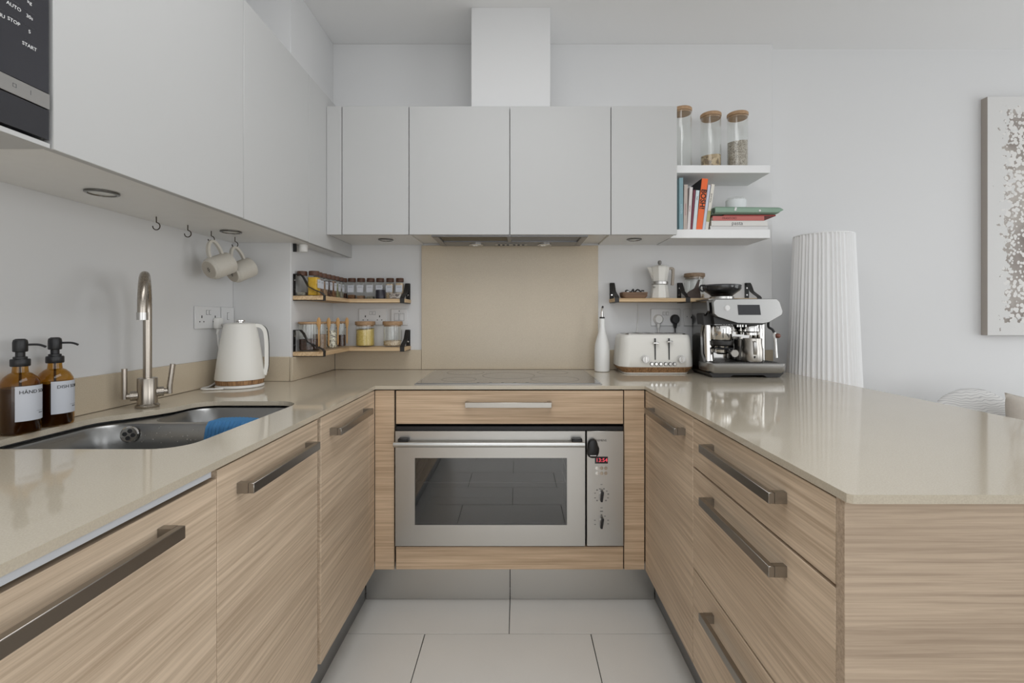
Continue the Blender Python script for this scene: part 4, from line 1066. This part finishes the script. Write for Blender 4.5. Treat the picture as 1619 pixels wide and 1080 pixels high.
poly = [(gx(1087.5, 2.365), 1.2478), (gx(1107, 2.365), 1.2478), (gx(1106, 2.365), gz(459, 2.365)), (gx(1104, 2.365), gz(453, 2.365)), (gx(1106, 2.365), gz(442.5, 2.365)), (gx(1104.5, 2.365), gz(442, 2.365)), (gx(1097.5, 2.365), gz(456, 2.365)), (gx(1088, 2.365), gz(461.5, 2.365)), (gx(1086, 2.365), gz(464, 2.365))]
b = B().prism(poly, 2.357, 2.366, 'y'); mesh('scoop', b, pbr('dark_walnut', (72, 60, 54), .5, bump=.3), sc2)

# ------------------------------------------------------------------ oil bottle
bo = thing('oil_bottle', 'white ceramic oil bottle with a steel pourer left of the toaster', 'bottle', (.4255, 2.383, ZT+.0005))
mesh('body', B().lathe([(.034, 0), (.0375, .003), (.0385, .012), (.0385, .105), (.036, .135), (.028, .165), (.019, .195), (.0145, .225), (.0138, .262), (.012, .265)], (.4255, 2.383, ZT+.0008), 36), M['ceramic'], bo)
mesh('stopper', B().lathe([(.0125, .2655), (.0135, .267), (.0135, .271), (.011, .273)], (.4255, 2.383, ZT+.0008), 20), M['black'], bo)
mesh('pourer', B().cyl((.4255, 2.383, ZT+.273), (.4245, 2.383, ZT+.300), .0062, .0048, seg=14).tube([(.4255, 2.383, ZT+.298), (.4250, 2.382, ZT+.312), (.4275, 2.380, ZT+.322)], .0045, 10), M['chrome'], bo)
mesh('pourer_tip', B().cyl((.4275, 2.380, ZT+.319), (.4285, 2.379, ZT+.329), .0055, .004, seg=12), M['black'], bo)

# ------------------------------------------------------------------ toaster
tx0, tx1, ty0, ty1 = .4875, .848, 2.255, 2.455
tcx, tcy = (tx0+tx1)/2, (ty0+ty1)/2; tw, td = tx1-tx0, ty1-ty0
to = thing('toaster', 'white four slice toaster with a wood effect base band and chrome dials', 'toaster', (tcx, tcy, ZT+.0005))
Z = ZT+.001
mesh('base', B().loft([rr(tcx, tcy, tw-.05, td-.03, .035, Z), rr(tcx, tcy, tw-.045, td-.025, .035, Z+.006)]), M['white'], to)
mesh('wood_band', B().loft([rr(tcx, tcy, tw-.050, td-.030, .035, Z+.0062), rr(tcx, tcy, tw-.002, td-.002, .05, Z+.031), rr(tcx, tcy, tw-.008, td-.006, .05, Z+.0325)]), M['bandwood'], to)
sec = []
for w_, zz, dr_ in ((-.006, .0328, 0), (.0, .036, 0), (-.003, .07, .002), (-.012, .12, .006), (-.022, .168, .010), (-.034, .183, .014), (-.050, .188, .018)):
    sec.append(rr(tcx, tcy, tw+w_, td+w_*.7, .05-dr_*.8, Z+zz, 6))
bd = mesh('body', B().loft(sec), M['whitem'], to)
mesh('top_plate', B().loft([rr(tcx, tcy, tw-.07, td-.045, .02, Z+.1882), rr(tcx, tcy, tw-.075, td-.05, .02, Z+.193)]), M['satin'], to)
sl = []
for px in (1009, 1026, 1047, 1063):
    x = gx(px, 2.33); mesh('slot', bx(x-.012, x+.012, tcy-.065, tcy+.065, Z+.1925, Z+.1936), M['black'], to)
yf = ty0
def fpt(px, py): return gx(px, yf), gz(py, yf)
for px, ly in ((1036, 542), (1058, 540)):
    x, zt1 = fpt(px, 535); _, zb1 = fpt(px, 569)
    mesh('lever_slot', bx(x-.0025, x+.0025, yf-.0008, yf+.014, zb1, zt1), M['black'], to)
    _, zl = fpt(px, ly)
    mesh('lever', B().box(x-.014, x+.014, yf-.016, yf-.001, zl-.004, zl+.003, .002), M['chrome'], to)
for px in (1020, 1077):
    x, zk = fpt(px, 568); b = B().cyl((x, yf+.004, zk), (x, yf-.004, zk), .0185, seg=32).cyl((x, yf-.004, zk), (x, yf-.014, zk), .0165, .015, seg=32)
    k = mesh('dial', b, M['satin'], to); mesh('dial_grip', B().box(x-.003, x+.003, yf-.019, yf-.013, zk-.013, zk+.013, .001), M['chrome'], to)
for px in (1030.5, 1037.5, 1044.5, 1052.5, 1059.5, 1066.5):
    x, zk = fpt(px, 575.5)
    mesh('button', B().cyl((x, yf+.002, zk), (x, yf-.004, zk), .0088, seg=20), M['black'], to)
    mesh('button_cap', B().cyl((x, yf-.004, zk), (x, yf-.006, zk), .0066, seg=20), M['chrome'], to)

# ------------------------------------------------------------------ coffee machine
cm = thing('coffee_machine', 'stainless steel espresso machine with touch screen and bean hopper', 'coffee machine', (1.03, 2.27, ZT+.0005))
def q(px, py, d): return gx(px, d), gz(py, d)
Z = ZT+.001
# feet/base
mesh('base', B().prism([(.880, Z+.0), (.955, Z), (.972, Z+.010), (1.108, Z+.010), (1.124, Z), (1.180, Z), (1.200, Z+.020), (.862, Z+.020)], 2.135, 2.365, 'y'), M['blackm'], cm)
# drip tray
b = B().loft([rr(1.033, 2.195, .330, .145, .03, Z+.0205, 6), rr(1.033, 2.193, .350, .150, .03, Z+.030, 6), rr(1.033, 2.192, .352, .152, .03, Z+.060, 6), rr(1.033, 2.192, .346, .146, .03, Z+.064, 6)])
mesh('drip_tray', b, M['steel_cm'], cm)
g = B().box(.888, 1.178, 2.135, 2.262, Z+.0642, Z+.066)
for i in range(24): x = .895+i*.0118; g.box(x, x+.005, 2.138, 2.26, Z+.066, Z+.068)
mesh('drip_grille', g, pbr('dark_steel', (92, 90, 88), .35, .9), cm)
# rear body and side panels
mesh('rear_body', B().box(.885, 1.185, 2.275, 2.36, Z+.020, Z+.335, .008, 2), M['steel_z'], cm)
mesh('splash_plate', B().box(.905, 1.165, 2.268, 2.2745, Z+.066, Z+.25, .002), M['chrome'], cm)
mesh('pillar', B().loft([rr(.899, 2.245, .050, .075, .02, Z+.066, 5), rr(.896, 2.245, .044, .070, .02, Z+.12, 5), rr(.892, 2.245, .036, .066, .016, Z+.27, 5), rr(.892, 2.245, .038, .066, .016, Z+.30, 5)]), M['chrome'], cm)
sp_ = [(2.335, Z+.02), (2.345, Z+.345), (2.16, Z+.345), (2.15, Z+.30), (2.20, Z+.27), (2.235, Z+.20), (2.225, Z+.10), (2.17, Z+.04), (2.17, Z+.02)]
b = B().prism(sp_, .862, .8715, 'x'); mesh('side_panel', b, pbr('dark_chrome', (128, 127, 125), .14, 1), cm)
mesh('water_tank', B().box(.895, 1.18, 2.361, 2.40, Z+.03, Z+.34, .006), M['hopper'], cm)
# head with chamfered front face
prof = [q(1125.5, 478, 2.14), q(1129, 473, 2.14), q(1228, 472.5, 2.14), q(1233, 477, 2.14), q(1238, 493, 2.14), q(1236, 498, 2.14), q(1216, 509.5, 2.14), q(1207, 511.5, 2.14), q(1165, 511, 2.14), q(1160, 509.5, 2.14), q(1133, 501, 2.14), q(1127, 496, 2.14)]
cxh = sum(p[0] for p in prof)/len(prof); czh = sum(p[1] for p in prof)/len(prof)
def sc(p, s_, dx=0, dz=0): return (cxh+(p[0]-cxh)*s_+dx, czh+(p[1]-czh)*s_+dz)
b = B().loft([[Vector((a, 2.134, z_)) for a, z_ in [sc(p, .965) for p in prof]], [Vector((a, 2.141, z_)) for a, z_ in prof], [Vector((a, 2.30, z_)) for a, z_ in prof]])
hdp = mesh('head', b, M['steel_cm'], cm)
b = B().prism([(gx(1110, 2.2), gz(497, 2.2)), (gx(1128, 2.2), gz(478, 2.2)), (gx(1128, 2.2), gz(514, 2.2)), (gx(1112, 2.2), gz(514, 2.2))], 2.19, 2.27, 'y')
mesh('cradle_head', b, M['blackm'], cm)
mesh('lower_head', B().prism([q(1128, 500, 2.16), q(1162, 510, 2.16), q(1212, 511, 2.16), q(1205, 514, 2.16), q(1130, 513, 2.16)], 2.16, 2.29, 'y'), M['blackm'], cm)
mesh('top_tray', bx(.885, 1.185, 2.20, 2.355, 1.233, 1.2375, .001), M['satin'], cm)
yh = 2.134
x0, z0 = gx(1167, yh), gz(498, yh); x1, z1 = gx(1202, yh), gz(482, yh)
mesh('touch_screen', B().prism([(x0+.002, z0), (x1+.002, z0), (x1-.004, z1), (x0-.002, z1)], yh-.0025, yh-.0002, 'y'), M['blackglass'], cm)
mesh('power_button', B().cyl((gx(1149.5, yh), yh, gz(487, yh)), (gx(1149.5, yh), yh-.003, gz(487, yh)), .0125, seg=28), M['chrome'], cm)
mesh('power_button_cap', B().cyl((gx(1149.5, yh), yh-.003, gz(487, yh)), (gx(1149.5, yh), yh-.005, gz(487, yh)), .0095, seg=28), pbr('white_cap', (226, 226, 226), .3), cm)
# hopper
hc = (gx(1141, 2.27), 2.27, 1.238)
b = B().lathe([(.048, .0002), (.054, .001), (.054, .012), (.048, .014)], hc, 36); mesh('hopper_collar', b, M['satin'], cm)
mesh('bean_hopper', B().lathe([(.047, .0145), (.055, .022), (.080, .040), (.086, .048), (.086, .062), (.084, .062), (.083, .049), (.077, .043), (.050, .024), (.001, .022)], hc, 40), M['hopper'], cm)
mesh('hopper_lid', B().lathe([(.0875, .0625), (.088, .065), (.083, .069), (.03, .071), (.001, .071)], hc, 40), pbr('dark_lid', (80, 80, 83), .15), cm)
mesh('hopper_beans', B().lathe([(.046, .016), (.052, .027), (.070, .042), (.001, .045)], hc, 28), M['coffee'], cm)
mesh('lid_tab', B().tube([(hc[0]-.084, 2.26, hc[2]+.066), (hc[0]-.105, 2.255, hc[2]+.064), (hc[0]-.112, 2.252, hc[2]+.050), (hc[0]-.102, 2.252, hc[2]+.038), (hc[0]-.086, 2.255, hc[2]+.042)], .004, 8, sub=3), M['black'], cm)
# grinder outlet / tamping cylinder
gc = (gx(1142, 2.21), 2.215, 0)
gr = mesh('grinder_outlet', B().lathe([(.044, gz(514, 2.21)), (.046, gz(516, 2.21)), (.046, gz(536, 2.21)), (.040, gz(539, 2.21))], gc, 36), M['chrome'], cm)
mesh('outlet_collar', B().lathe([(.050, gz(538.5, 2.21)), (.052, gz(540, 2.21)), (.050, gz(545, 2.21)), (.040, gz(547, 2.21))], gc, 36), M['blackm'], cm)
mesh('outlet_arrow', bx(gx(1143, 2.17)-.0015, gx(1143, 2.17)+.0015, 2.1675, 2.169, gz(534, 2.17), gz(520, 2.17)), M['black'], cm)
mesh('cradle_fork', B().tube([(gc[0]-.035, 2.23, gz(550, 2.2)), (gc[0]-.035, 2.18, gz(551, 2.2)), (gc[0]+.035, 2.18, gz(551, 2.2)), (gc[0]+.035, 2.23, gz(550, 2.2))], .005, 8), M['black'], cm)
pf = mesh('portafilter', B().lathe([(.020, gz(560, 2.21)), (.034, gz(557, 2.21)), (.036, gz(549, 2.21)), (.038, gz(547, 2.21))], gc, 32), M['chrome'], cm)
p0 = Vector((gc[0]+.020, 2.195, gz(554, 2.2))); p1 = Vector((gx(1163.5, 2.105), 2.118, gz(559, 2.105)))
mesh('portafilter_handle', B().cyl(p0, p1, .009, .0165, seg=20), M['black'], cm)
dv = (p1-p0).normalized(); mesh('handle_cap', B().cyl(p1, p1+dv*.006, .0172, .016, seg=24), M['satin'], cm)
# group head on the right, milk sensor, wand
g2 = (gx(1187, 2.22), 2.225, 0)
mesh('group_head', B().lathe([(.040, gz(513, 2.2)), (.042, gz(515, 2.2)), (.042, gz(524, 2.2)), (.030, gz(526, 2.2)), (.030, gz(530, 2.2))], g2, 36), M['chrome'], cm)
mesh('column', B().cyl((gx(1203, 2.24), 2.245, gz(512, 2.24)), (gx(1203, 2.24), 2.245, Z+.067), .020, seg=28), M['chrome'], cm)
b = B()
for px in (1166, 1170, 1174, 1179): b.cyl((gx(px, 2.19), 2.19, gz(512, 2.19)), (gx(px, 2.19), 2.19, gz(517, 2.19)), .004, seg=10)
mesh('water_outlet', b, M['chrome'], cm)
wp = [(gx(1215, 2.2), 2.20, gz(509, 2.2)), (gx(1215, 2.18), 2.18, gz(517, 2.18)), (gx(1221, 2.17), 2.17, gz(521, 2.17)), (gx(1224.5, 2.16), 2.16, gz(527, 2.16))]
mesh('wand_joint', B().tube(wp, .0055, 12, sub=4), M['black'], cm)
mesh('steam_wand', B().tube([(gx(1224.5, 2.16), 2.16, gz(526, 2.16)), (gx(1226, 2.15), 2.15, gz(545, 2.15)), (gx(1227.5, 2.14), 2.14, gz(566, 2.14))], .0062, 14, sub=3), M['chrome'], cm)
mesh('wand_knob', B().ball((gx(1230, 2.15), 2.15, gz(531, 2.15)), .012, .012, .011), pbr('copper_knob', (120, 74, 62), .3), cm)
# milk jug and tamper cup on the tray
jx, jy = gx(1189.5, 2.17), 2.172; jz = Z+.0685
jg = thing('milk_jug', 'small steel milk jug standing on the coffee machine tray', 'jug', (jx, jy, jz))
mesh('body', B().lathe([(.040, 0), (.0455, .002), (.0475, .008), (.0465, .05), (.041, .085), (.0405, .106), (.039, .106), (.0395, .085), (.045, .05), (.045, .006), (.001, .004)], (jx, jy, jz), 36), M['steel_z'], jg)
mesh('handle', B().strip([Vector((jx-.012, jy-.040, jz+.094)), Vector((jx-.014, jy-.056, jz+.090)), Vector((jx-.014, jy-.060, jz+.05)), Vector((jx-.012, jy-.052, jz+.036)), Vector((jx-.010, jy-.046, jz+.036))], .013, .003, (1, 0, 0)), M['satin'], jg)
mesh('logo_mark', bx(jx-.015, jx-.007, jy-.0465, jy-.0445, jz+.018, jz+.028), M['printb'], jg)
tcx_, tcy_ = gx(1170, 2.235), 2.232
tc_ = thing('steel_tumbler', 'dark steel cup behind the milk jug on the coffee machine tray', 'cup', (tcx_, tcy_, jz))
mesh('cup', B().lathe([(.024, .0), (.026, .002), (.030, .10), (.029, .10), (.025, .004), (.001, .003)], (tcx_, tcy_, jz), 28), pbr('dark_gun', (104, 102, 100), .25, .9), tc_)

# ------------------------------------------------------------------ lounge: floor lamp, painting, sofa, cushions
lx, ly = 1.505, 2.335
lm = thing('floor_lamp', 'tall tapering white pleated floor lamp behind the worktop', 'lamp', (lx, ly, .0))
b = B(); secs = []; NP = 46; n = NP*8
for k in range(7):
    f = k/6; z_ = .56+(1.553-.56)*f; r = .173+(.1265-.173)*((z_-.56)/(.993))
    r = .1265+(1.553-z_)*.0405
    secs.append([Vector((lx+(r+.0035*math.sin(NP*2*PI*i/n+.6*math.sin(i*.21))+.0016*math.sin(NP*.37*2*PI*i/n))*math.cos(2*PI*i/n), ly+(r+.0035*math.sin(NP*2*PI*i/n+.6*math.sin(i*.21)))*math.sin(2*PI*i/n), z_)) for i in range(n)])
b.loft(secs, cap=False)
mesh('lamp_shade', b, M['shade'], lm)
mesh('shade_ring', B().loft([[Vector((lx+r*math.cos(2*PI*i/64), ly+r*math.sin(2*PI*i/64), z_)) for i in range(64)] for r, z_ in ((.129, 1.549), (.129, 1.554), (.118, 1.554), (.118, 1.549))]), M['shade'], lm)
mesh('pole', B().cyl((lx, ly, .02), (lx, ly, 1.50), .011, seg=16), M['satin'], lm)
mesh('foot', B().lathe([(.13, 0.001), (.13, .014), (.12, .02), (.01, .024)], (lx, ly, 0), 40), M['satin'], lm)
# painting
px0, pz0, pz1 = gx(1561, 2.495), gz(530, 2.495), gz(153, 2.495)
pt = thing('painting', 'unframed abstract canvas of white dabs on a brown-grey ground, on the lounge wall', 'painting', (px0+.45, YL-.002, pz0))
def canvas_mat():
    m, nt, p = nodes('abstract_canvas'); N = nt.nodes.new; L = nt.links.new
    tc = N('ShaderNodeTexCoord'); sp = N('ShaderNodeSeparateXYZ'); L(tc.outputs['Object'], sp.inputs[0])
    ns = N('ShaderNodeTexNoise'); ns.inputs['Scale'].default_value = 30; ns.inputs['Detail'].default_value = 6; L(tc.outputs['Object'], ns.inputs['Vector'])
    big = N('ShaderNodeTexNoise'); big.inputs['Scale'].default_value = 5; big.inputs['Detail'].default_value = 4; L(tc.outputs['Object'], big.inputs['Vector'])
    def math_(op, a, b=None):
        n_ = N('ShaderNodeMath'); n_.operation = op
        for i, v in enumerate((a, b)):
            if v is None: continue
            if isinstance(v, (int, float)): n_.inputs[i].default_value = v
            else: L(v, n_.inputs[i])
        return n_.outputs[0]
    # distance inside the painted patch (local x -.45...45, z 0..1.25)
    hx = math_('SUBTRACT', .345, math_('ABSOLUTE', sp.outputs[0]))
    hz = math_('SUBTRACT', .555, math_('ABSOLUTE', math_('SUBTRACT', sp.outputs[2], .63)))
    dist = math_('MINIMUM', hx, hz)
    dist = math_('ADD', dist, math_('MULTIPLY', math_('SUBTRACT', ns.outputs['Fac'], .5), .34))
    mask = N('ShaderNodeMapRange'); L(dist, mask.inputs['Value']); mask.inputs['From Min'].default_value = -.005; mask.inputs['From Max'].default_value = .008
    cr = N('ShaderNodeValToRGB'); L(big.outputs['Fac'], cr.inputs[0])
    cr.color_ramp.elements[0].position = .35; cr.color_ramp.elements[0].color = lin((122, 112, 106)); cr.color_ramp.elements[1].position = .65; cr.color_ramp.elements[1].color = lin((182, 175, 168))
    vo = N('ShaderNodeTexVoronoi'); vo.inputs['Scale'].default_value = 52; L(tc.outputs['Object'], vo.inputs['Vector'])
    vo2 = N('ShaderNodeTexNoise'); vo2.inputs['Scale'].default_value = 9; L(tc.outputs['Object'], vo2.inputs['Vector'])
    thr = math_('SUBTRACT', math_('MULTIPLY', vo2.outputs['Fac'], 1.3), .16)
    dots = N('ShaderNodeMapRange'); L(math_('SUBTRACT', thr, vo.outputs['Distance']), dots.inputs['Value']); dots.inputs['From Min'].default_value = -.01; dots.inputs['From Max'].default_value = .03
    m1 = N('ShaderNodeMixRGB'); L(dots.outputs[0], m1.inputs[0]); L(cr.outputs[0], m1.inputs[1]); m1.inputs[2].default_value = lin((222, 220, 217))
    m2 = N('ShaderNodeMixRGB'); L(mask.outputs[0], m2.inputs[0]); m2.inputs[1].default_value = lin((214, 213, 211)); L(m1.outputs[0], m2.inputs[2])
    L(m2.outputs[0], p.inputs['Base Color']); p.inputs['Roughness'].default_value = .8
    bp = N('ShaderNodeBump'); bp.inputs['Strength'].default_value = .4; bp.inputs['Distance'].default_value = .002; L(ns.outputs['Fac'], bp.inputs['Height']); L(bp.outputs[0], p.inputs['Normal'])
    return m
mesh('canvas_front', bx(px0, px0+.9, 2.493, 2.4945, pz0, pz1), canvas_mat(), pt)
mesh('stretcher', bx(px0+.0002, px0+.8998, 2.4947, YL-.001, pz0, pz1), M['linen'], pt)
# sofa
so = thing('sofa', 'pale grey sofa below the painting, mostly hidden by the worktop', 'sofa', (2.6, 2.1, 0))
mesh('seat', B().box(1.87, 3.40, 1.62, 2.27, .14, .43, .03, 3), M['sofa'], so)
mesh('backrest', B().box(1.87, 3.40, 2.275, 2.50, .14, .68, .04, 3), M['sofa'], so)
mesh('armrest', B().box(1.71, 1.865, 1.62, 2.50, .14, .56, .04, 3), M['sofa'], so)
mesh('armrest', B().box(3.405, 3.56, 1.62, 2.50, .14, .56, .04, 3), M['sofa'], so)
for x, y in ((1.77, 1.68), (3.50, 1.68), (1.77, 2.44), (3.50, 2.44)): mesh('leg', B().cyl((x, y, 0.001), (x, y, .14), .018, .024, seg=12), M['walnut'], so)
def cushion(name, label, c, w, h, th_, mat, roll, tilt, round_=False, yaw=0):
    b = B(); bm = b.bm; n = 26; g = []
    for sgn in (1, -1):
        gg = []
        for i in range(n+1):
            rw = []
            for j in range(n+1):
                u_, v_ = -1+2*i/n, -1+2*j/n
                if round_:
                    uu = u_*math.sqrt(1-v_*v_/2); vv = v_*math.sqrt(1-u_*u_/2); e = max(0, 1-(uu*uu+vv*vv))
                    t_ = e**.5
                else:
                    uu, vv = u_*(1-.05*(1-v_*v_)*0-.06*(1-abs(u_))*0), v_
                    uu = u_*(1-.07*math.cos(v_*PI/2)); vv = v_*(1-.07*math.cos(u_*PI/2))
                    t_ = (max(0, 1-u_**4)*max(0, 1-v_**4))**.55
                rw.append(Vector((uu*w/2, sgn*th_/2*t_, vv*h/2)))
            gg.append(rw)
        g.append(gg)
    V = {}
    def vert(s_, i, j):
        key = (i, j) if (i in (0, n) or j in (0, n)) else (s_, i, j)
        if key not in V: V[key] = bm.verts.new(g[s_][i][j])
        return V[key]
    for s_ in (0, 1):
        for i in range(n):
            for j in range(n): bm.faces.new((vert(s_, i, j), vert(s_, i+1, j), vert(s_, i+1, j+1), vert(s_, i, j+1)))
    b.xf(Matrix.Translation(c) @ Matrix.Rotation(yaw, 4, 'Z') @ Matrix.Rotation(tilt, 4, 'X') @ Matrix.Rotation(roll, 4, 'Y'))
    t = thing(name, label, 'cushion', (c[0], c[1], c[2]-h/2))
    mesh('cover', b, mat, t, angle=80)
    return t
def line_mat():
    m, nt, p = nodes('line_pattern_cotton'); N = nt.nodes.new
    tc = N('ShaderNodeTexCoord'); w = N('ShaderNodeTexWave'); w.wave_type = 'RINGS'; w.inputs['Scale'].default_value = 30; w.inputs['Distortion'].default_value = 9; w.inputs['Detail'].default_value = 1; w.inputs['Detail Scale'].default_value = .6
    nt.links.new(tc.outputs['Object'], w.inputs['Vector'])
    cr = N('ShaderNodeValToRGB'); cr.color_ramp.elements[0].position = .08; cr.color_ramp.elements[0].color = lin((188, 187, 187)); cr.color_ramp.elements[1].position = .25; cr.color_ramp.elements[1].color = lin((218, 217, 215))
    nt.links.new(w.outputs['Fac'], cr.inputs[0]); nt.links.new(cr.outputs[0], p.inputs['Base Color']); p.inputs['Roughness'].default_value = .9
    return m
cushion('cushion', 'white cushion with fine curved lines leaning on the sofa back', (2.105, 2.175, .632), .44, .385, .10, line_mat(), .12, -.12, True)
cushion('cushion', 'beige textured square cushion at the right frame edge', (2.25, 1.975, .620), .42, .37, .11, pbr('beige_weave', (192, 184, 174), .95, bump=.7, bscale=160, var=.08, vscale=60), .16, -.2)
